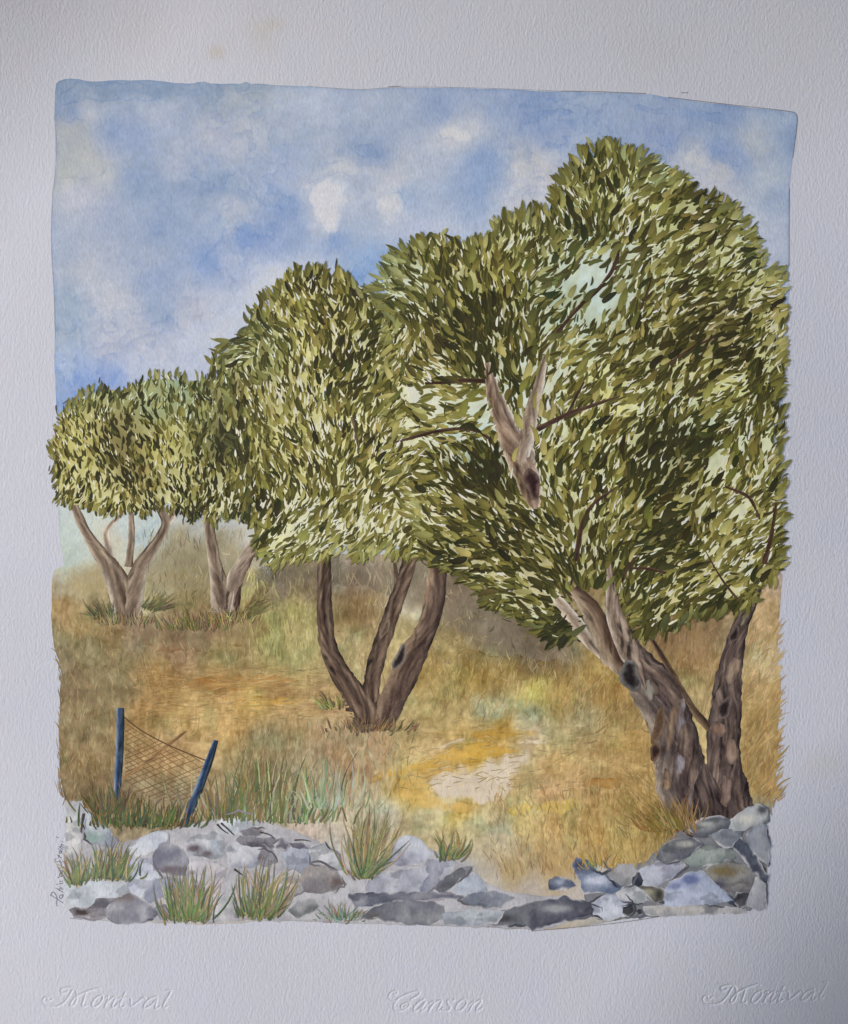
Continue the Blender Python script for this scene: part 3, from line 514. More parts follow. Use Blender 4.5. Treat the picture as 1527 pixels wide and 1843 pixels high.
UNIT = []
def unit_leaf(bend, wf):
    t = PROF_T; w = PROF_W*wf; b = bend*4*(t-t*t); co = []; c = []
    for i in range(len(t)):
        tone = 1.14-0.44*t[i]-0.16*max(0, 0.2-t[i])*5
        for v, hh, e in ((w[i]/2, 0, 0.80), (w[i]*0.12, 0.00007, 1.02), (-w[i]/2, 0, 1.12)):
            co.append((t[i]-0.5, v+b[i], hh)); c.append([tone*e]*3)
    i = np.arange(len(t)-1)*3
    f = np.concatenate([np.stack([i+1, i+4, i+3, i], 1)[:, ::-1], np.stack([i+2, i+5, i+4, i+1], 1)[:, ::-1]])
    return np.array(co), f[:, ::-1], np.array(c)
for bd, wf in ((0, 1), (0.22, .95), (-0.22, .95), (0.4, .8), (-0.4, .8), (0.1, 1.1)): UNIT.append(unit_leaf(bd, wf))
UNIT_ME = []
for u in UNIT:
    me = new_mesh('leaf', u[0], u[1], u[2]); me.materials.append(M_PAINT); UNIT_ME.append(me)
def frame(px, py, lay, ang, ln, wd):
    a = math.radians(ang); p0 = P(px, py, lay)
    U = P(px+math.cos(a), py-math.sin(a), lay)-p0; U /= np.linalg.norm(U)
    R = P(px-math.sin(a), py-math.cos(a), lay)-p0; N = np.cross(U, R); N /= np.linalg.norm(N); V = np.cross(N, U)
    m = np.eye(4); m[:3, 0] = U*ln*S; m[:3, 1] = V*wd*S; m[:3, 2] = N; m[:3, 3] = p0
    return m
def crown(tree, poly, n, lmin, lmax, lay, seed, edge_n, wr=(0.24, 0.40), name='crown', singles=300, keepout=None, openness=0.0):
    r = np.random.default_rng(seed); poly = np.array(poly, float)
    org = orgof(tree)
    def under(x, y, d):
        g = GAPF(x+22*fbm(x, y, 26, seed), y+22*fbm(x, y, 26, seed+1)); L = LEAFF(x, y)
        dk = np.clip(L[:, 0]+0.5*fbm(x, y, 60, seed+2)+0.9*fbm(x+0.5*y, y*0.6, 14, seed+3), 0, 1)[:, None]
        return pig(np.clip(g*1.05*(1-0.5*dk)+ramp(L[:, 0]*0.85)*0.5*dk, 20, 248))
    inner = rough_poly(poly, 7, 16, seed, 1); tn = np.roll(inner, -3, 0)-np.roll(inner, 3, 0); tn = np.stack([tn[:, 1], -tn[:, 0]], 1)/(np.linalg.norm(tn, axis=1)[:, None]+1e-9)
    sgn = 1 if inpoly(inner[:, 0]+tn[:, 0]*6, inner[:, 1]+tn[:, 1]*6, poly).mean() > 0.5 else -1; inner = inner+sgn*tn*lmax*0.30
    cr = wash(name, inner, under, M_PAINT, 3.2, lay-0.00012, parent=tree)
    # positions
    x0, y0 = poly.min(0); x1, y1 = poly.max(0)
    xs = r.uniform(x0-4, x1+4, n*4); ys = r.uniform(y0-4, y1+4, n*4)
    m = inpoly(xs, ys, poly); xs = xs[m][:n]; ys = ys[m][:n]
    d, _, _ = polydist(xs, ys, poly)
    # marks round the outline, pointing out
    e = rough_poly(poly, 13, 34, seed+4, 1); ei = r.integers(0, len(e), edge_n)
    ctr = poly.mean(0)
    F = LEAFF(xs, ys); ang = np.degrees(np.arctan2(F[:, 2], F[:, 1]))/2
    ang = np.where(ang < -12, ang+180, ang)+r.normal(0, 17, len(xs))+50*fbm(xs, ys, 45, seed+6, 2)
    clump = fbm(xs, ys, 75, seed+7, 3); fine = fbm(xs, ys, 22, seed+8, 2)
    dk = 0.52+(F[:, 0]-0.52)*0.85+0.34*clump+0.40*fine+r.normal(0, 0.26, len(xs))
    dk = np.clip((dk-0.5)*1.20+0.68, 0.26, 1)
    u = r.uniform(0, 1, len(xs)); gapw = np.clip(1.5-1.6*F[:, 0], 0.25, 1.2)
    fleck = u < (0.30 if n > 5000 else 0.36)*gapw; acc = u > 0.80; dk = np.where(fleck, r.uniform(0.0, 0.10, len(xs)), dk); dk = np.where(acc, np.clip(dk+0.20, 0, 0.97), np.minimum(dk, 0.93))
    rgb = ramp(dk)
    teal = np.clip(F[:, 3]*1.1+0.35*np.exp(-d/16)*r.uniform(0, 1, len(xs))+0.5*fbm(xs, ys, 50, seed+9)-0.06, 0, 1)[:, None]
    lum = rgb.mean(1, keepdims=True)/125
    rgb = rgb*(1-0.6*teal)+np.array([112, 138, 112])*(0.35+0.65*lum)*0.6*teal
    br = np.clip(F[:, 4]+0.5*fbm(xs, ys, 60, seed+10)-0.08, 0, 1)[:, None]
    rgb = rgb*(1-0.6*br)+np.array([118, 96, 68])*lum*0.6*br
    rgb = rgb*r.normal(1, 0.05, (len(xs), 1))+r.normal(0, 3, (len(xs), 3))
    ln = r.uniform(lmin, lmax, len(xs))*np.where(acc, .78, 1)*np.where(fleck, .62, 1); wd = ln*r.uniform(wr[0], wr[1], len(xs))*np.where(fleck, .66, 1)*np.where(acc, .85, 1)
    # edges
    ex = e[ei, 0]; ey = e[ei, 1]; nx = e[(ei+1) % len(e)]-e[ei-1]
    nrm = np.stack([nx[:, 1], -nx[:, 0]], 1); nrm /= np.linalg.norm(nrm, axis=1)[:, None]+1e-9
    tst = inpoly(ex+nrm[:, 0]*4, ey+nrm[:, 1]*4, poly); nrm[tst] *= -1
    ea = np.degrees(np.arctan2(-nrm[:, 1], nrm[:, 0]))
    EF = LEAFF(ex, ey); fa = np.degrees(np.arctan2(EF[:, 2], EF[:, 1]))/2
    cosd = np.cos(np.radians(fa-ea)); fa = np.where(cosd < 0, fa+180, fa)
    ea = np.degrees(np.angle(np.exp(1j*np.radians(fa))*0.8+np.exp(1j*np.radians(ea))*0.7))+r.normal(0, 14, edge_n)
    ed = np.clip(EF[:, 0]+r.normal(-0.02, 0.2, edge_n), 0.22, 1); er = ramp(ed)
    tl = np.clip(r.uniform(-0.5, 0.7, edge_n)+EF[:, 3], 0, 1)[:, None]; er = er*(1-0.6*tl)+np.array([124, 148, 118])*(0.4+0.6*er.mean(1, keepdims=True)/125)*0.6*tl
    eln = r.uniform(lmin, lmax, edge_n)*1.0; po = r.uniform(-.25, .42, edge_n); ex = ex+np.cos(np.radians(ea))*eln*po; ey = ey-np.sin(np.radians(ea))*eln*po
    xs = np.r_[xs, ex]; ys = np.r_[ys, ey]; ang = np.r_[ang, ea]; rgb = np.r_[rgb, er]; ln = np.r_[ln, eln]; wd = np.r_[wd, eln*r.uniform(wr[0]*.8, wr[1]*.9, edge_n)]
    # fine dark flicks of the brush tip between the leaves
    q = r.permutation(len(xs))[:len(xs)//7]; xs = np.r_[xs, xs[q]+r.normal(0, 6, len(q))]; ys = np.r_[ys, ys[q]+r.normal(0, 6, len(q))]; ang = np.r_[ang, ang[q]+r.normal(0, 14, len(q))]
    rgb = np.r_[rgb, np.array([54, 52, 30])*r.uniform(.6, 1.5, (len(q), 1))]; fl = r.uniform(lmin*.7, lmax*.8, len(q)); ln = np.r_[ln, fl]; wd = np.r_[wd, fl*r.uniform(.10, .24, len(q))]
    ok = xs < 1404+r.uniform(0, 10, len(xs)); xs, ys, ang, rgb, ln, wd = xs[ok], ys[ok], ang[ok], rgb[ok], ln[ok], wd[ok]
    if keepout is not None:
        ok = np.ones(len(xs), bool)
        for kx, ky, kr, pr in keepout: ok &= ~(((xs-kx)**2+(ys-ky)**2 < kr*kr) & (r.uniform(0, 1, len(xs)) < pr))
        xs, ys, ang, rgb, ln, wd = xs[ok], ys[ok], ang[ok], rgb[ok], ln[ok], wd[ok]
    N = len(xs); rk = r.uniform(0, 1, N); br_ = rgb.mean(1); rk = np.where(br_ > 195, 0.45+0.55*rk, rk); rank = np.empty(N, int); rank[np.argsort(rk)] = np.arange(N)
    L = lay+0.0005*rank/N
    var = r.integers(0, len(UNIT), N)
    gm = rgb.mean(1, keepdims=True); rgb = (rgb*0.92+gm*0.08)*np.where(gm < 180, np.array([0.95, 0.93, 0.87]), 1.0)
    alb = pig(np.clip(rgb, 14, 246)); loc = pig(ramp(LEAFF(xs, ys)[:, 0]*0.9+0.06))
    # the largest marks that stay on top become single leaves, the rest one mass
    score = ln*wd*(0.5+rank/N)*(br_ < 190); pick = set(np.argsort(-score)[:singles].tolist())
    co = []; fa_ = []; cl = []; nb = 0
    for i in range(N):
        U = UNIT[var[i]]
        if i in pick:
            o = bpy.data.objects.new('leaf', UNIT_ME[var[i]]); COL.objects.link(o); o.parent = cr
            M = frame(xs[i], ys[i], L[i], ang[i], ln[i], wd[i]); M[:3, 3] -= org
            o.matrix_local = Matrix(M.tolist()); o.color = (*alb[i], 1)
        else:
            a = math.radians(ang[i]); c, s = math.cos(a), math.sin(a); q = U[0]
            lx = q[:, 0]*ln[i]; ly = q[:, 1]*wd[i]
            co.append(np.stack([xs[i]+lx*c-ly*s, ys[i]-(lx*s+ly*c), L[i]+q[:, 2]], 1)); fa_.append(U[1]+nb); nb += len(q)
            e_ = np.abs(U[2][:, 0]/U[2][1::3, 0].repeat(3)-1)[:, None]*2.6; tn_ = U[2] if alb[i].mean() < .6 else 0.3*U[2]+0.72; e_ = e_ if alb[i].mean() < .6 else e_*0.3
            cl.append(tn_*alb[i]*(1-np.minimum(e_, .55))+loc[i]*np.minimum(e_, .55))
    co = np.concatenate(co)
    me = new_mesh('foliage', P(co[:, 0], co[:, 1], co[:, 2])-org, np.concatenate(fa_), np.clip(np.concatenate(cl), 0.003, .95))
    fo = link('foliage', me, M_PAINT, cr); fo['kind'] = 'stuff'
    return cr

def twig(pts, c, parent, lay, name='branch', seed=0):
    return limb(name, pts, c, lay, parent, 0.0003, seed, 0.6, 1.2)
DK = [(92,66,52),(58,42,36),(84,64,52)]
# --- tree A: leftmost
tA = thing('olive_tree', 228, 1106, 'leftmost painted olive tree with wide V shaped grey brown trunk', 'tree', 'painted olive trees')
trA = limb('trunk', [(232,1112,58),(226,1080,50),(214,1045,44),(196,1012,32),(168,978,20),(146,938,17),(130,895,14)], GREY, 0.0007, tA, 0.0010, 1)
limb('limb', [(236,1108,44),(244,1060,38),(252,1024,28),(274,990,20),(297,958,17),(304,938,17),(290,912,16),(272,882,13)], GREY[::-1], 0.0008, tA, 0.0010, 2)
limb('limb', [(304,942,14),(316,922,16),(330,908,12)], PALE, 0.00082, tA, 0.0007, 3)
limb('limb', [(206,1020,16),(196,980,12),(192,955,10),(208,938,8),(226,920,6)], PALE, 0.00075, tA, 0.0007, 4)
limb('limb', [(234,1020,16),(238,985,12),(240,950,11),(238,920,9)], GREY, 0.00072, tA, 0.0007, 5)
crown(tA, CROWN_A, 1250, 12, 21, 0.0016, 101, 190)
# --- tree B: second from left
tB = thing('olive_tree', 412, 1104, 'slim painted olive tree with forked trunk, second from the left', 'tree', 'painted olive trees')
limb('trunk', [(408,1100,50),(402,1070,42),(394,1035,28),(384,985,21),(378,940,18),(375,890,14)], GREY, 0.0007, tB, 0.0010, 11)
limb('limb', [(404,1104,46),(416,1066,34),(432,1026,27),(454,988,23),(482,952,17)], [(190,180,166),(158,144,130),(132,114,102),(150,134,120),(90,72,64)], 0.0008, tB, 0.0009, 12)
limb('limb', [(424,1108,8),(428,1085,16),(428,1055,15),(440,1020,8)], [(60,46,42),(84,64,58),(56,42,40)], 0.0011, tB, 0.0005, 13)  # dark strip painted as the trunk's shadowed cavity, not a stem
limb('limb', [(414,1100,7),(418,1080,9),(422,1062,6)], PALE, 0.0016, tB, 0.0003, 14, .4)
crown(tB, CROWN_B, 780, 12, 22, 0.0022, 202, 110)
# --- tree C: centre, three stems
tC = thing('olive_tree', 676, 1298, 'painted olive tree with three bare dark brown stems in the centre', 'tree', 'painted olive trees')
trC = limb('trunk', [(668,1300,64),(664,1278,54),(640,1246,42),(612,1210,36),(592,1165,31),(585,1110,28),(586,1040,25),(584,985,22)], BRN, 0.0007, tC, 0.0013, 21)
limb('limb', [(672,1262,26),(668,1228,30),(680,1180,30),(698,1127,29),(714,1080,27),(730,1036,27),(742,990,24)], BRN[::-1], 0.0006, tC, 0.0012, 22)
limb('limb', [(718,1062,13),(714,1035,9),(711,1012,5)], BRN, 0.00085, tC, 0.0005, 23)
l3 = limb('limb', [(686,1306,44),(704,1264,48),(726,1218,48),(747,1170,46),(768,1134,37),(783,1074,35),(790,1010,32)], [(150,130,108),(118,98,84),(82,66,60),(100,82,72),(62,50,48)], 0.0010, tC, 0.0013, 24)
hollow(720, 1180, 9, 26, 24, 0.0024, tC, (150,142,138), (38,32,32), 1)
hollow(694, 1130, 5, 18, 24, 0.0020, tC, (150,136,120), (92,76,66), 2)
hollow(600, 1204, 4, 12, -35, 0.0022, tC, (90,72,64), (44,34,32), 3)
def bark_wash(parent, name, poly, c, lay, seed):
    return wash(name, rough_poly(poly, 7, 12, seed, 1), lambda x, y, d: pig(np.clip(np.array(c)+110*fbm(x*1.5+y, y*0.8, 12, seed+1, 4)[:, None]-20*np.exp(-d/3)[:, None], 25, 220)), M_BARK, 2.2, lay, parent=parent)
bark_wash(tC, 'root', [(616,1256),(630,1286),(652,1300),(690,1304),(712,1290),(728,1262),(700,1246),(650,1246)], (112,98,88), 0.00062, 740)  # root mass, including the greyish painted shadow left of the base
crown(tC, CROWN_C, 3300, 15, 29, 0.0027, 303, 520)
# --- tree D: the big one on the right
tD = thing('olive_tree', 1270, 1476, 'large gnarled painted olive tree with twin trunks at the right edge', 'tree', 'painted olive trees')
trD = limb('trunk', [(1262,1492,44),(1248,1470,72),(1236,1440,90),(1226,1410,92),(1218,1360,90),(1208,1300,82),(1186,1255,84),(1158,1215,80),(1136,1192,68),(1120,1160,52),(1110,1130,40),(1100,1090,26),(1096,1050,16),(1094,1010,9)], BIG, 0.0008, tD, 0.0020, 31, 1.15)
limb('limb', [(1160,1240,4),(1146,1205,22),(1124,1164,44),(1111,1130,39),(1101,1090,26),(1097,1050,16),(1094,1012,8)], [(206,196,184),(146,130,116),(120,102,90),(164,148,134),(96,80,72)], 0.0037, tD, 0.0004, 36, 1.1)
limb('trunk', [(1322,1482,90),(1314,1450,82),(1310,1425,72),(1300,1375,63),(1300,1328,61),(1304,1278,57),(1306,1230,52),(1314,1196,42),(1324,1147,34),(1338,1108,27),(1357,1065,23),(1366,1033,16),(1380,1000,10),(1390,950,7),(1395,900,4)], [(78,66,66),(116,100,92),(70,58,58),(106,90,82),(58,48,50)], 0.0007, tD, 0.0018, 32, 1.1)
limb('limb', [(1134,1228,4),(1116,1204,24),(1092,1172,42),(1074,1125,42),(1058,1088,34),(1030,1060,18)], [(176,162,144),(156,138,118),(132,112,94),(88,68,56),(70,54,46)], 0.0036, tD, 0.0005, 33, .9)
limb('limb', [(1098,1196,4),(1080,1174,20),(1056,1148,26),(1028,1112,26),(1000,1076,18)], [(206,198,186),(166,150,134),(138,120,104),(176,162,148),(228,222,212)], 0.00355, tD, 0.0004, 34, .8)
limb('branch', [(1276,1310,15),(1246,1278,13),(1222,1236,12),(1190,1180,10),(1160,1132,7)], [(120,98,76),(70,54,46),(100,80,64)], 0.0012, tD, 0.0006, 35, .8)
limb('root', [(1264,1372,6),(1266,1405,40),(1268,1440,84),(1272,1484,126)], [(96,80,76),(58,48,50),(88,74,70),(50,42,44),(84,70,68)], 0.0020, tD, 0.0010, 37, 1.1)
for a in [(1133,1214,18,29,-12,.0046,(120,122,124),(30,24,26),5),(1303,1272,11,22,25,.003,(120,106,104),(40,32,34),6),(1320,1140,8,16,25,.0028,(110,98,92),(36,28,30),7),(1182,1305,9,36,14,.0031,(128,104,80),(90,70,56),8),(1176,1352,9,16,10,.0029,(110,80,60),(46,34,32),9)]: hollow(a[0], a[1], a[2], a[3], a[4], a[5], tD, a[6], a[7], a[8])
# bark patches: orange, blue-grey and pale flakes
for k, (x, y, rx, ry, an, c) in enumerate([(1204,1310,9,40,8,(146,122,98)),(1224,1290,7,34,4,(136,136,150)),(1220,1372,8,22,6,(150,148,160)),(1198,1400,6,20,-4,(176,146,110)),(1290,1310,14,14,0,(150,122,106)),(1314,1350,12,22,0,(152,128,112)),(1240,1430,7,26,2,(150,142,150)),(1304,1420,10,26,5,(130,108,98)),(1164,1240,14,20,-30,(140,138,130)),(1316,1205,12,26,18,(160,138,118)),(1344,1100,5,30,24,(150,150,120)),(1230,1455,8,24,0,(128,100,72)),(1270,1440,6,40,-2,(146,116,76))]):
    u = np.linspace(0, 2*math.pi, 14, endpoint=False); a = math.radians(an); ex = rx*np.cos(u); ey = ry*np.sin(u)
    pl = np.stack([x+ex*math.cos(a)-ey*math.sin(a), y+ex*math.sin(a)+ey*math.cos(a)], 1)
    wash('bark_flake', rough_poly(pl, 7, 9, 500+k, 1), lambda px, py, d, c=c, k=k: pig(np.clip((np.array(c)-np.array([104, 88, 82]))*np.clip(d/6+2*fbm(px*1.6, py*.4, 12, 530+k), 0, 1)[:, None]*0.8+np.array([104, 88, 82])+90*fbm(px*2.0, py*0.35, 10, 520+k, 4)[:, None], 15, 230)), M_BARK, 2.0, 0.0029+k*2e-6, parent=tD)
crD = crown(tD, CROWN_D, 8000, 17, 35, 0.0034, 404, 900, keepout=[(1062,532,50,.78),(1085,480,26,.7),(940,715,20,.85),(760,725,40,.3),(845,738,30,.35),(1030,565,26,.4),(900,720,14,.6),(925,790,22,.6),(940,840,22,.6),(955,875,24,.7),(965,700,10,.6)])
LT = 0.0037
ul = limb('limb', [(962,916,14),(958,885,40),(944,850,50),(932,815,56),(914,775,44),(896,735,34),(884,690,24),(876,655,12)], [(176,158,140),(112,90,74),(156,136,120),(134,114,100),(216,208,198)], LT, tD, 0.0003, 41, 1.5)
limb('limb', [(938,835,24),(946,790,32),(954,750,28),(966,705,20),(974,670,14),(982,640,8)], [(140,124,106),(120,104,90),(160,144,130),(214,206,196)], LT+0.00005, tD, 0.0003, 42, 1.4)
hollow(957, 872, 13, 30, -14, LT+0.00045, tD, (118,98,90), (44,26,28), 9)
for k, b in enumerate([[(872,688,9),(835,686,8),(800,690,7),(765,692,4)],[(880,790,6),(850,772,6),(800,774,6),(760,784,6),(708,798,3)],[(966,774,10),(1018,747,8),(1077,727,6),(1114,714,3)],[(1020,746,5),(1036,715,5),(1050,688,3)],[(1036,1010,8),(1040,970,8),(1048,935,8),(1066,904,7),(1118,872,4)],[(1200,656,3),(1240,630,5),(1284,608,3)],
        [(1303,876,4),(1346,892,7),(1358,915,5),(1366,935,3)],[(1134,1022,5),(1165,1022,6),(1202,1032,4)],[(1268,992,2),(1298,1045,4),(1326,1078,5)],[(996,608,6),(1040,554,7),(1080,521,7),(1108,478,7),(1114,436,4)],[(1150,560,3),(1162,530,4),(1172,500,2)],[(1118,1046,5),(1130,1015,5),(1150,995,2)],[(640,762,7),(648,790,6),(652,808,3)],[(1396,905,5),(1388,960,8),(1374,1015,10)]]):
    if k == 12: twig([(634,752,4),(642,778,5),(646,806,3)], [(120,104,84),(84,70,58),(110,96,78)], tC, 0.0033, 'branch', 70+k)
    else: twig(b, DK, tD, LT+0.00017+0.00001*(k % 3), 'branch', 70+k)
twig([(561,752,2),(569,775,3),(574,800,2)], [(40,40,34),(30,30,26),(40,40,34)], tC, 0.0034, 'branch', 95)

# ------------------------------------------------------------------ wire fence
fe = thing('wire_fence', 285, 1450, 'sagging wire mesh fence between two leaning dark blue posts', 'fence')
def post(pts, seed):
    limb('post', pts, [(132,150,172),(58,84,124),(34,50,80),(62,82,98),(24,32,44)], 0.0012, fe, 0.0011, seed, .8, .8)
post([(214,1446,9),(214,1410,13),(217,1360,14),(219,1310,14),(219,1273,13)], 61)
post([(332,1484,15),(345,1455,16),(362,1412,15),(379,1368,14),(391,1330,9)], 62)
wi = Strokes()
BW = pig((112,84,56))
def mesh_wires(poly, slope, gap, seed):                # one family of parallel wires inside a bay, slightly wavering
    poly = np.array(poly, float); (x0, y0), (x1, y1) = poly.min(0), poly.max(0); q = np.random.default_rng(seed); c = y0-abs(slope)*(x1-x0)
    while c < y1+abs(slope)*(x1-x0):
        xx = np.linspace(x0, x1, 60); yy = c+slope*(xx-x0)+5*fbm(xx, xx*0+c, 40, seed); ok = inpoly(xx, yy, poly)
        if ok.sum() > 6 and q.uniform() > 0.08:
            p = np.stack([xx, yy], 1)[ok][::3]; t = q.uniform(.5, .82)
            if len(p) > 2: wi.line(p, q.uniform(1.2, 1.9), pig(ground_at(p[:, 0], p[:, 1])*(1-t)+np.array([104, 78, 52])*t), 0.0009+q.uniform(0, 0.0001), 0.00008, (1, .7))
        c += gap*q.uniform(.8, 1.2)
BAY = [(225,1294),(262,1316),(300,1338),(372,1368),(362,1405),(346,1438),(300,1440),(258,1430),(226,1402)]
mesh_wires(BAY, -0.40, 8.0, 1)
mesh_wires(BAY, 0.66, 10.5, 2)
wi.build('wire_mesh', M_PAINT, fe)
wt = Strokes(); wt.line(smooth_poly([(222,1286),(250,1310),(290,1332),(330,1350),(372,1366)], 3, False), 2.4, pig((92,70,50)), 0.00105, 0.0001, (1,.9)); wt.build('top_wire', M_PAINT, fe)
limb('brace', [(222,1400,4),(260,1375,7),(300,1342,7),(338,1314,4)], [(158,124,84),(132,102,72),(160,128,90)], 0.0010, fe, 0.0002, 63, .6, 1.4)

# ------------------------------------------------------------------ stones
def stone(parent, poly, c, k, marks=None, edge=0.34, relief=0.0005):
    poly = np.array(poly, float); rgb = np.array(c, float); ctr = poly.mean(0); sz = np.ptp(poly, axis=0); rw = max(4.0, min(sz)*0.42)
    lk = np.random.default_rng(900+k)
    rgb = rgb*0.6+rgb.mean()*0.4+np.array([-3, 0, 5]); c2 = rgb+lk.normal(0, 7)+lk.normal(0, 1.5, 3)+np.array([-20, -19, -15])
    gx, gy = lk.normal(0, 1, 2)
    def cf(x, y, d):
        g = np.clip(0.5+0.5*((x-ctr[0])/sz[0]*gx+(y-ctr[1])/sz[1]*(gy+0.8))+1.3*fbm(x, y, 26, 910+k, 4), 0, 1)[:, None]
        g = sstep(0.25, 0.75, g); c3 = c2*0.80; g2 = sstep(0.10, 0.16, fbm(x*0.8, y*1.4, 30, 1030+k, 4))[:, None]; q = rgb*1.05*(1-g)+c2*g; q = q*(1-0.6*g2)+c3*0.6*g2
        q = q+fbm(x, y, 12, 930+k, 3)[:, None]*30
        q = q-np.exp(-d/2.2)[:, None]*np.array([78, 76, 66])*edge*(0.25+1.3*vn(x, y, 24, 950+k)[:, None])
        if marks:
            for mx, my, rx, ry, mc in marks:
                w = np.clip(1.35*np.exp(-(((x-mx)/rx)**2+((y-my)/ry)**2)*(1+1.5*fbm(x, y, 12, 970+k))), 0, 1)[:, None]; q = q*(1-w)+np.array(mc)*w
        a = np.clip(0.35+d/4.0+3.0*fbm(x, y, 22, 1010+k, 3), 0.0, 1)[:, None]; q = q*a+(np.array([186, 186, 192])+24*fbm(x, y, 20, 5)[:, None])*(1-a)
        return pig(np.clip(q, 18, 240))
    return wash('stone', rough_poly(ctr+(poly-ctr)*1.13, 3.6, 9, 880+k, 0), cf, M_STONE, 2.2, (0.0006 if k < 60 or poly[:, 1].min() > 1512 else 0.0030)+0.00004*(k % 12), relief, rw, parent, lambda x, y: 0.0003*fbm(x, y, 22, 990+k))
wl = thing('stone_wall', 480, 1656, 'low tumbled wall of pale grey stones along the bottom of the painting', 'stone wall')
wr_ = thing('stone_heap', 1200, 1640, 'heap of darker blue grey stones under the twin trunked tree', 'stone heap')
def rubble(parent, poly, c, seed):
    return wash('rubble', rough_poly(poly, 4, 14, seed, 1), lambda x, y, d: pig(np.clip(np.array(c)+46*fbm(x, y, 40, seed+1, 5)[:, None]+20*fbm(x, y, 9, seed+2, 3)[:, None]*np.array([1, 1, .9])-24*np.exp(-d/2.5)[:, None]*vn(x, y, 40, seed+3)[:, None], 20, 240)), M_STONE, 2.6, 0.00055, parent=parent)
rubble(wl, [(122,1446),(160,1452),(210,1512),(240,1512),(300,1490),(390,1470),(440,1456),(520,1488),(560,1500),(600,1530),(640,1565),(665,1570),(690,1545),(735,1496),(780,1530),(850,1556),(880,1590),(960,1608),(1030,1606),(1060,1640),(1000,1664),(980,1668),(880,1664),(760,1660),(640,1656),(500,1651),(300,1657),(124,1646)], (176,176,184), 1100)
rubble(wr_, [(1040,1548),(1060,1545),(1090,1560),(1150,1556),(1190,1515),(1245,1472),(1310,1466),(1360,1448),(1378,1460),(1379,1636),(1260,1641),(1140,1646),(1060,1655),(1050,1600)], (126,128,136), 1120)
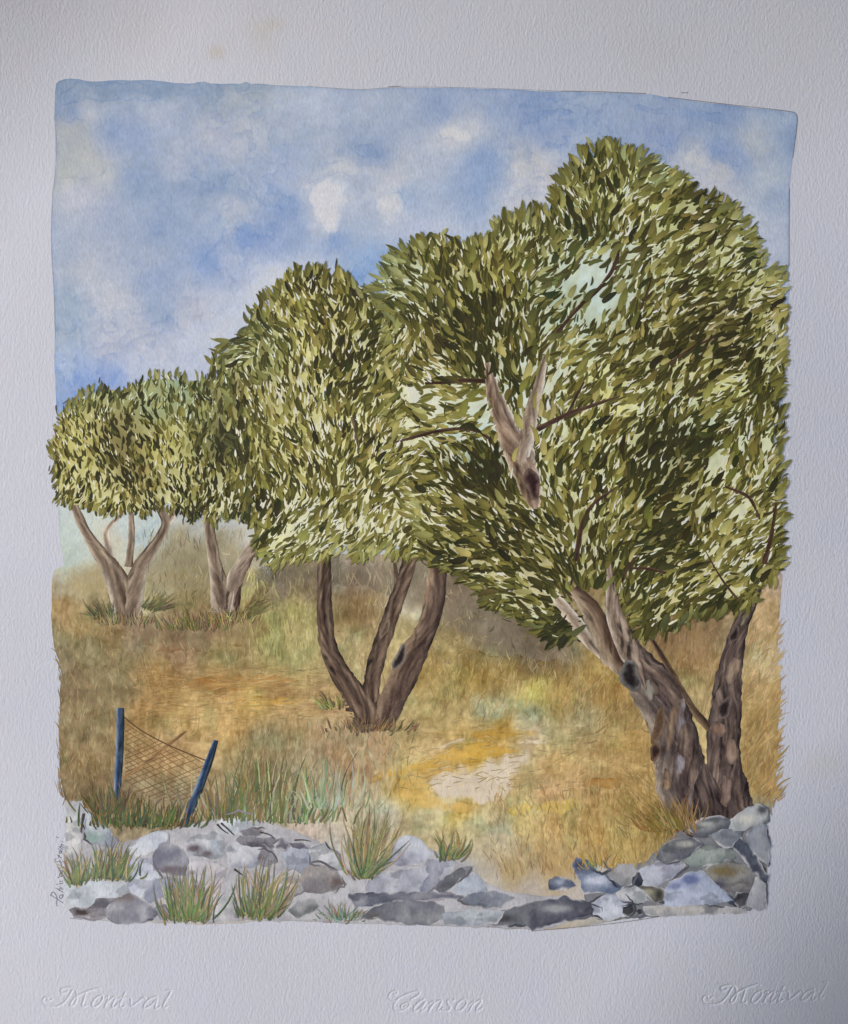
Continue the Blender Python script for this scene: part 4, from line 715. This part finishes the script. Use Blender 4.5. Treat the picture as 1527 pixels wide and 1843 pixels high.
ST_L = [([(121,1444),(150,1446),(156,1470),(150,1500),(148,1527),(122,1531)],(197,193,190)),([(156,1456),(178,1464),(196,1490),(212,1510),(205,1522),(180,1519),(158,1508),(151,1490)],(168,173,180),[(168,1505,18,9,(140,160,158))]),
([(240,1522),(262,1503),(285,1495),(302,1500),(304,1514),(285,1528),(255,1538),(238,1534)],(204,207,216)),([(231,1560),(240,1544),(276,1544),(279,1560),(292,1575),(266,1601),(255,1616),(231,1602)],(196,199,213)),([(287,1515),(305,1512),(331,1527),(341,1546),(336,1574),(310,1571),(284,1560),(279,1545)],(150,147,156),[(310,1562,18,7,(112,104,112))]),
([(266,1592),(276,1580),(320,1575),(338,1582),(302,1606),(275,1622),(261,1612)],(172,173,190)),([(125,1594),(145,1584),(180,1581),(220,1589),(233,1601),(226,1621),(180,1627),(135,1631),(124,1626)],(186,191,200)),([(166,1612),(180,1609),(211,1610),(213,1621),(196,1629),(185,1633),(169,1629)],(138,130,130)),
([(129,1634),(140,1629),(160,1634),(176,1622),(191,1632),(198,1649),(170,1651),(140,1646)],(150,139,138),[(150,1640,10,4,(70,60,60))]),([(189,1641),(200,1630),(214,1605),(235,1604),(261,1617),(284,1641),(262,1652),(230,1657),(205,1653)],(160,158,166),[(225,1610,20,8,(116,108,110))]),
([(391,1486),(405,1467),(430,1459),(456,1464),(467,1479),(440,1491),(420,1501),(400,1496)],(208,208,214)),([(338,1511),(360,1500),(385,1496),(401,1505),(410,1516),(396,1542),(370,1536),(344,1532)],(182,181,189),[(352,1524,12,6,(98,90,98)),(376,1533,10,5,(104,96,102))]),
([(305,1560),(345,1545),(390,1548),(410,1560),(400,1590),(360,1600),(340,1595)],(192,186,188)),([(428,1511),(440,1499),(470,1504),(500,1504),(517,1512),(500,1524),(460,1526),(436,1521)],(132,124,130)),([(431,1491),(440,1486),(470,1487),(480,1492),(470,1503),(440,1504)],(118,110,116)),
([(414,1526),(430,1511),(475,1518),(491,1530),(486,1551),(455,1559),(419,1557)],(184,183,191)),([(451,1536),(475,1524),(491,1530),(500,1546),(486,1553),(464,1549)],(150,140,148),[(462,1538,8,5,(100,88,94))]),([(511,1531),(530,1514),(556,1520),(565,1536),(561,1556),(540,1566),(519,1556)],(160,165,179)),
([(494,1516),(510,1507),(523,1517),(516,1526),(499,1524)],(114,107,114)),([(523,1513),(545,1512),(557,1522),(540,1526),(527,1521)],(114,107,114)),([(560,1525),(585,1515),(610,1535),(612,1560),(580,1555),(562,1550)],(190,190,194)),([(543,1576),(555,1554),(580,1549),(606,1565),(620,1586),(601,1599),(570,1601),(549,1596)],(152,141,136),[(610,1583,12,8,(104,94,94))]),
([(500,1575),(530,1562),(545,1572),(548,1597),(520,1612),(502,1600)],(186,178,172)),([(520,1633),(535,1617),(566,1614),(577,1626),(560,1641),(539,1646)],(150,147,149)),([(415,1605),(440,1600),(470,1612),(468,1640),(430,1645),(412,1628)],(186,180,178)),([(698,1531),(715,1509),(735,1500),(756,1510),(778,1531),(760,1547),(720,1551),(703,1546)],(182,184,197)),
([(668,1591),(680,1569),(740,1559),(790,1544),(812,1550),(801,1571),(760,1597),(710,1607),(673,1604)],(172,172,184)),([(749,1576),(770,1544),(800,1543),(810,1555),(791,1581),(770,1600),(750,1597)],(148,148,163)),([(783,1591),(800,1574),(825,1559),(847,1557),(836,1573),(815,1592),(794,1602)],(138,136,138)),([(814,1596),(830,1574),(850,1567),(866,1580),(874,1597),(845,1607),(819,1603)],(170,178,193)),
([(640,1605),(700,1600),(770,1600),(830,1606),(826,1614),(760,1614),(700,1620),(650,1628)],(134,132,142)),([(658,1648),(680,1629),(715,1617),(760,1615),(792,1625),(794,1646),(770,1657),(730,1657),(690,1651)],(138,136,140),[(672,1645,14,8,(98,96,100))]),([(830,1616),(850,1601),(890,1599),(922,1612),(900,1627),(860,1627)],(138,140,149)),([(800,1640),(850,1632),(900,1636),(890,1655),(840,1660),(805,1656)],(168,176,182)),
([(345,1612),(400,1606),(420,1622),(410,1650),(370,1655),(300,1650),(290,1630)],(194,190,190))]
ST_R = [([(886,1649),(900,1638),(960,1620),(1010,1611),(1040,1619),(1072,1630),(1069,1642),(1030,1647),(990,1657),(960,1667),(950,1657),(900,1660)],(108,108,115),[(1000,1630,26,7,(150,152,160)),(905,1648,20,7,(72,72,78))]),([(1063,1621),(1085,1609),(1121,1607),(1132,1620),(1123,1642),(1095,1650),(1069,1642)],(186,191,206)),
([(1090,1571),(1110,1552),(1136,1551),(1144,1565),(1136,1587),(1115,1592)],(166,160,160)),([(1031,1556),(1039,1544),(1056,1544),(1076,1564),(1101,1579),(1114,1591),(1101,1600),(1070,1599),(1049,1602),(1044,1580)],(118,128,158),[(1074,1580,22,9,(186,192,212)),(1040,1552,8,7,(62,68,92))]),([(987,1581),(1000,1572),(1020,1576),(1032,1588),(1005,1597),(989,1594)],(106,110,130),[(1006,1583,8,5,(150,160,180))]),
([(1109,1601),(1135,1587),(1156,1600),(1162,1616),(1140,1622),(1114,1614)],(188,187,192)),([(1134,1576),(1148,1566),(1157,1580),(1149,1591),(1135,1587)],(72,72,77)),([(1151,1563),(1180,1547),(1210,1542),(1230,1555),(1211,1573),(1185,1587),(1159,1592)],(172,174,192)),([(1182,1541),(1195,1517),(1215,1507),(1246,1507),(1259,1518),(1241,1531),(1226,1543),(1200,1547)],(122,123,122),[(1230,1515,18,6,(160,160,158))]),
([(1192,1612),(1205,1584),(1240,1569),(1262,1567),(1282,1590),(1312,1616),(1260,1624),(1199,1627)],(168,175,204),[(1240,1579,17,9,(104,116,158)),(1214,1590,12,6,(126,136,172))]),([(1227,1546),(1245,1530),(1275,1519),(1311,1529),(1317,1543),(1280,1552),(1244,1557)],(152,160,150)),([(1275,1501),(1300,1489),(1332,1494),(1316,1521),(1299,1522)],(142,144,150)),
([(1267,1566),(1285,1549),(1311,1547),(1342,1559),(1356,1580),(1347,1607),(1310,1602),(1279,1592)],(142,137,126),[(1300,1565,22,8,(120,108,80)),(1290,1590,10,6,(80,80,96))],.8),([(1270,1592),(1290,1598),(1318,1615),(1326,1630),(1305,1622),(1282,1606)],(86,88,112)),([(1318,1621),(1325,1605),(1347,1606),(1342,1627),(1328,1634)],(92,86,90)),
([(1345,1606),(1360,1579),(1377,1585),(1379,1631),(1365,1636),(1345,1627)],(166,166,172)),([(1239,1486),(1260,1471),(1290,1466),(1310,1475),(1306,1489),(1280,1500),(1254,1501)],(124,127,129),[(1270,1480,16,5,(165,168,168))]),([(1344,1501),(1360,1484),(1376,1488),(1382,1520),(1379,1552),(1362,1541),(1349,1520)],(146,148,154),None,.8),
([(1312,1511),(1330,1504),(1352,1530),(1371,1560),(1379,1570),(1373,1584),(1354,1566),(1334,1541)],(88,93,107)),([(1316,1471),(1340,1454),(1360,1447),(1376,1455),(1379,1476),(1355,1484),(1330,1492),(1314,1486)],(168,170,170),[(1340,1472,16,8,(196,196,192)),(1370,1455,8,6,(80,82,88))],.9),([(1151,1591),(1175,1592),(1194,1599),(1191,1621),(1175,1617),(1159,1606)],(112,107,86),[(1165,1600,9,6,(150,146,128)),(1184,1606,6,8,(58,56,54))]),
([(1120,1628),(1135,1622),(1140,1636),(1128,1644),(1119,1638)],(80,78,80)),([(1142,1634),(1152,1630),(1156,1640),(1148,1645)],(60,54,56)),([(1165,1628),(1260,1625),(1330,1634),(1330,1640),(1200,1644),(1165,1642)],(176,168,162)),([(1060,1556),(1085,1548),(1095,1562),(1080,1568)],(184,178,160))]
for k, s in enumerate(ST_L): stone(wl, s[0], s[1], k, *(s[2:]))
for k, s in enumerate(ST_R): stone(wr_, s[0], s[1], k+60, *(s[2:]))
def crevices(parent, stones, c, seed, amt):            # dark joints where stone meets stone, mostly on the lower and right sides
    st = Strokes(); q = np.random.default_rng(seed)
    for s in stones:
        p = np.array(s[0], float); ctr = p.mean(0); p = rough_poly(ctr+(p-ctr)*1.12, 4.0, 9, seed, 0); n = len(p)
        for _ in range(q.poisson(amt)):
            i = int(q.integers(n)); m = int(q.integers(4, 12)); seg = p[np.arange(i, i+m) % n]
            if (seg.mean(0)-ctr)@np.array([0.35, 0.9]) < -3 and q.uniform() < .75: continue
            cc = np.array(c)*q.uniform(.65, 1.35)
            st.line(seg, q.uniform(2.0, 5.5)*np.sin(np.linspace(0.15, math.pi-0.1, m))**0.8, pig(np.clip(cc, 20, 200)), 0.0018+q.uniform(0, .0003), 0.00003)
    o = st.build('crevices', M_STONE, parent); o['kind'] = 'stuff'
crevices(wl, ST_L, (122,118,128), 41, 1.2)
crevices(wr_, ST_R, (82,84,96), 42, 1.9)
ck = Strokes()
for p, w in (([(153,1462),(152,1475),(148,1488)], 5), ([(393,1480),(402,1490),(413,1497)], 4), ([(400,1478),(414,1490),(424,1500)], 4), ([(424,1560),(434,1568),(442,1572)], 4), ([(140,1636),(152,1641),(160,1642)], 5), ([(470,1494),(488,1498),(496,1506)], 3),([(532,1508),(548,1507),(562,1510)], 3)):
    ck.line(smooth_poly(p, 2, False), w, pig((66,58,62)), 0.0024, 0.00005, (1, .3))
ck.build('crack', M_PAINT, wl)

# ------------------------------------------------------------------ grass
def blades(st, x, y, n, spread, hmin, hmax, a0, asp, cols, lay, w=(1.6, 3.4), r=None, alpha=.8, bendy=.075):
    for i in range(n):
        bx = x+r.normal(0, spread*0.5); by = y+r.normal(0, 3)
        u = r.uniform(-1, 1); ang = a0-u*asp+r.normal(0, 7); h = r.uniform(hmin, hmax)*(1-0.25*abs(u))
        p = curve(bx+u*spread, by, ang, h, r.normal(0, bendy), 7)
        c = np.array(cols[r.integers(len(cols))], float)+r.normal(0, 9, 3)
        b = ground_at(p[:, 0], p[:, 1]); tt = np.linspace(alpha, alpha*0.75, 7)[:, None]
        st.line(p, r.uniform(*w)*np.array([.7, 1, 1, .9, .7, .45, .1]), pig(np.clip(b*(1-tt)+c*tt, 12, 240)), lay+r.uniform(0, 0.0004), 0.00008)
GREEN = [(72,92,56),(96,110,66),(60,80,54),(120,128,84),(108,120,78)]
DRY = [(150,126,76),(168,146,96),(128,104,60),(188,170,120),(110,88,52)]
def tuft(x, y, n, spread, hmin, hmax, a0, asp, label, seed, green=GREEN, dry=DRY, ratio=.5, lay=0.0022, w=(1.8, 3.6)):
    r = np.random.default_rng(seed); t = thing('grass_tuft', x, y, label, 'grass tuft', 'painted grass tufts')
    a = Strokes(); blades(a, x, y, int(n*(1-ratio)), spread, hmin, hmax, a0, asp, dry, lay, w, r); a.build('dry_blades', M_PAINT, t)
    b = Strokes(); blades(b, x, y, int(n*ratio), spread, hmin*.7, hmax*.95, a0, asp, green, lay+0.0002, w, r, .9)
    blades(b, x, y, int(n*ratio*.6), spread*1.25, hmin*.35, hmax*.5, a0, asp*1.5, green, lay+0.0003, w, r, .9); b.build('green_blades', M_PAINT, t)
tuft(344, 1652, 110, 22, 60, 118, 86, 26, 'tall green and straw grass tuft at the very bottom edge, left', 1)
tuft(470, 1645, 105, 20, 60, 122, 80, 24, 'grass tuft on the stones second from the left along the bottom edge', 2)
tuft(655, 1572, 120, 12, 70, 140, 76, 30, 'tall fan of straw grass rising between the pale stones in the middle', 3, ratio=.35)
tuft(806, 1540, 46, 12, 24, 62, 84, 34, 'small green tuft beside the ochre earth, right of the tall fan', 4)
tuft(618, 1648, 70, 20, 12, 36, 90, 60, 'low round bluish green tuft at the bottom edge in the middle', 5, [(80,104,84),(96,124,110),(66,86,62),(150,170,165)], ratio=.7, w=(1.4, 2.4))
tuft(142, 1588, 60, 9, 30, 74, 96, 28, 'green tuft over the signature at the left edge', 6)
tuft(200, 1578, 90, 26, 36, 78, 82, 24, 'spreading green grass in front of the leftmost stones', 7)
tuft(255, 1484, 150, 58, 24, 62, 86, 22, 'row of dark green grass at the foot of the wire fence', 8, [(62,78,48),(84,98,58),(52,66,44)], ratio=.6)
tuft(196, 1462, 70, 26, 30, 70, 92, 26, 'brownish grass beside the left fence post', 9, [(86,88,58),(72,76,52)], [(130,106,68),(108,88,58)], ratio=.4)
tuft(498, 1475, 190, 72, 50, 150, 84, 16, 'broad patch of tall grey green grass right of the fence', 10, [(88,100,68),(112,122,88),(146,150,118),(74,86,60)], [(150,132,86),(176,162,118),(196,196,168),(120,104,64)], ratio=.5, lay=0.0010, w=(1.8, 4.5))
tuft(432, 1470, 90, 34, 30, 100, 76, 20, 'brown grass leaning beside the right fence post', 11, [(96,100,64),(80,88,56)], [(132,106,62),(112,90,56),(150,126,80)], ratio=.35, lay=0.0011)
tuft(585, 1450, 90, 36, 30, 110, 90, 20, 'faint pale green grass left of the ochre path', 12, [(120,134,104),(150,162,136),(170,180,160)], [(180,166,130),(160,140,100)], ratio=.5, lay=0.0010, w=(2, 5))
tuft(186, 1108, 34, 14, 18, 52, 128, 26, 'dark thin grass left of the leftmost trunk', 13, [(84,88,60),(70,72,54)], [(120,110,76),(90,84,60)], lay=0.0024, w=(1, 2))
tuft(276, 1094, 44, 14, 20, 58, 38, 22, 'dark slanting grass between the two left trunks', 14, [(76,78,52),(60,62,46)], [(120,116,78),(96,92,62)], lay=0.0024, w=(1, 2))
tuft(345, 1130, 70, 46, 16, 46, 96, 26, 'upright dry grass in front of the second trunk', 15, [(110,120,70),(88,92,56)], [(130,104,74),(112,86,62),(168,160,100)], ratio=.35, lay=0.0024, w=(1, 2.2))
tuft(226, 1122, 60, 40, 10, 30, 96, 30, 'short brown grass across the foot of the leftmost trunk', 21, [(110,104,72)], [(140,120,90),(120,98,72),(166,146,112)], ratio=.2, lay=0.0038, w=(1.2, 2.6))
tuft(412, 1116, 50, 30, 10, 30, 92, 26, 'short yellowish grass across the foot of the second trunk', 22, [(126,124,76)], [(160,146,96),(128,104,76),(190,180,120)], ratio=.3, lay=0.0038, w=(1.2, 2.6))
tuft(446, 1106, 34, 10, 20, 62, 42, 14, 'dark slanting grass right of the second trunk', 16, [(104,100,58),(84,80,50)], [(130,122,80),(104,96,60)], lay=0.0024, w=(1, 2))
tuft(674, 1312, 90, 46, 10, 32, 80, 40, 'short dark grass at the root of the three stems', 17, [(90,80,58)], [(96,72,54),(150,120,90),(70,54,44)], ratio=.2, lay=0.0026, w=(1.4, 2.6))
tuft(598, 1272, 24, 10, 16, 44, 120, 26, 'small green tuft left of the three stemmed tree', 18, [(110,124,74),(140,146,92),(70,78,50)], ratio=.6, lay=0.0016)
tuft(1210, 1490, 110, 34, 24, 76, 118, 20, 'leaning ochre grass against the left side of the twin trunks', 23, [(120,104,56)], [(150,118,66),(112,88,50),(180,146,92),(134,104,58)], ratio=.2, lay=0.0034, w=(1.6, 3.4))
tuft(1235, 1476, 22, 16, 20, 60, 92, 24, 'ochre grass at the foot of the twin trunks', 19, [(110,100,50)], [(150,116,66),(120,92,56),(180,146,96)], ratio=.2, lay=0.0032, w=(1.4, 3))
tuft(1075, 1556, 30, 18, 14, 44, 92, 40, 'thin yellowish tuft behind the blue stone', 20, [(120,128,84)], [(186,150,74),(160,124,58)], ratio=.3, lay=0.0014, w=(1.2, 2.4))
# dry grass all over the painted field: too many marks to count
r = np.random.default_rng(77); dg = Strokes()
def scatter(n, x0, x1, y0, y1, hl, hh, a, da, cols, w=(1.4, 3.2), al=(.35, .8), lay=0.00068, poly=None):
    for i in range(n):
        x = r.uniform(x0, x1); y = r.uniform(y0, y1)
        if poly is not None and not inpoly(np.array([x]), np.array([y]), poly)[0]: continue
        p = curve(x, y, a+r.normal(0, da), r.uniform(hl, hh)*0.7, r.normal(0, .05), 5); t = r.uniform(*al)*0.62
        c = np.array(cols[r.integers(len(cols))], float)+r.normal(0, 8, 3); c = c*0.8+c.mean()*0.2; b = ground_at(p[:, 0], p[:, 1])
        dg.line(p, r.uniform(*w)*np.array([.6, 1, 1, .7, .15]), pig(np.clip(b*(1-t)+c*t, 14, 240)), lay+r.uniform(0, 0.00022), 0.00004)
OCH = [(150,106,46),(132,92,42),(176,132,62),(206,172,100),(118,82,40)]
scatter(340, 1335, 1392, 1140, 1470, 26, 64, 64, 14, [(190,150,84),(160,118,58),(212,176,112),(176,136,70),(142,104,54)], (1.6, 4), (.5, .9))
scatter(300, 780, 1110, 1190, 1290, 14, 44, 86, 22, OCH+[(196,180,84),(176,160,70)])
scatter(90, 1040, 1150, 1210, 1330, 16, 36, 70, 20, OCH)
scatter(420, 880, 1215, 1420, 1580, 14, 40, 98, 18, OCH+[(224,200,130),(216,184,110)])
scatter(120, 1120, 1230, 1400, 1500, 26, 70, 130, 12, [(120,94,46),(150,118,58),(176,142,76),(98,78,40)])
scatter(160, 110, 210, 1260, 1450, 16, 46, 96, 16, [(128,98,54),(166,136,84),(112,88,54),(150,118,66)])
scatter(160, 110, 320, 1100, 1260, 16, 46, 110, 20, [(176,140,80),(140,112,66),(120,110,74),(190,160,100)], al=(.25, .6))
scatter(160, 440, 570, 1040, 1200, 16, 50, 92, 14, [(196,186,110),(160,140,76),(130,112,72),(210,204,140)], al=(.25, .65))
scatter(140, 600, 700, 1040, 1240, 18, 50, 88, 16, [(150,118,66),(180,144,84),(120,96,66)], al=(.3, .65))
scatter(120, 1150, 1290, 1130, 1300, 20, 56, 84, 16, [(150,112,66),(190,156,96),(130,98,62)], al=(.25, .6))
scatter(260, 240, 620, 1195, 1290, 20, 80, 2, 8, [(160,116,62),(206,168,96),(140,104,62),(216,182,110)], (1.2, 4), (.25, .6))
scatter(160, 560, 720, 1290, 1460, 20, 60, 90, 14, [(160,126,86),(206,186,150),(140,110,76),(186,196,176)], (2, 6), (.25, .6))
scatter(130, 760, 900, 1030, 1200, 8, 22, 90, 50, [(110,96,74),(96,84,66),(160,140,104)], (1.5, 4), (.25, .6))
scatter(110, 1385, 1400, 1120, 1460, 14, 34, 52, 12, [(200,164,100),(176,136,72)], (1.4, 3), (.5, .9))
# dry-brush hatching, region by region, following the way the ground was brushed in
BR = [(112,90,58),(146,120,76),(92,80,58),(196,172,118),(216,198,150),(126,118,76)]
for (x0, x1, y0, y1, a, da, n) in [(105,330,1110,1250,100,18,260),(105,215,1250,1450,95,14,240),(330,600,1120,1200,92,16,260),(240,620,1200,1300,4,10,300),(220,400,1290,1340,60,40,70),(430,620,1300,1460,86,16,240),(600,760,1300,1460,88,20,220),
        (760,1110,1190,1300,84,22,420),(720,1180,1300,1420,8,16,420),(880,1220,1410,1560,96,26,420),(1150,1300,1120,1300,84,20,200),(1335,1395,1120,1460,66,14,200),(450,720,1020,1120,88,30,260),(760,1050,1060,1200,80,40,320),(250,470,960,1090,88,26,260)]:
    scatter(n, x0, x1, y0, y1, 9, 34, a, da, BR, (0.8, 2.2), (.25, .75))
do = dg.build('dry_grass', M_PAINT); tag(do, 'loose ochre strokes of dry grass all over the painted field', 'dry grass', kind='stuff')
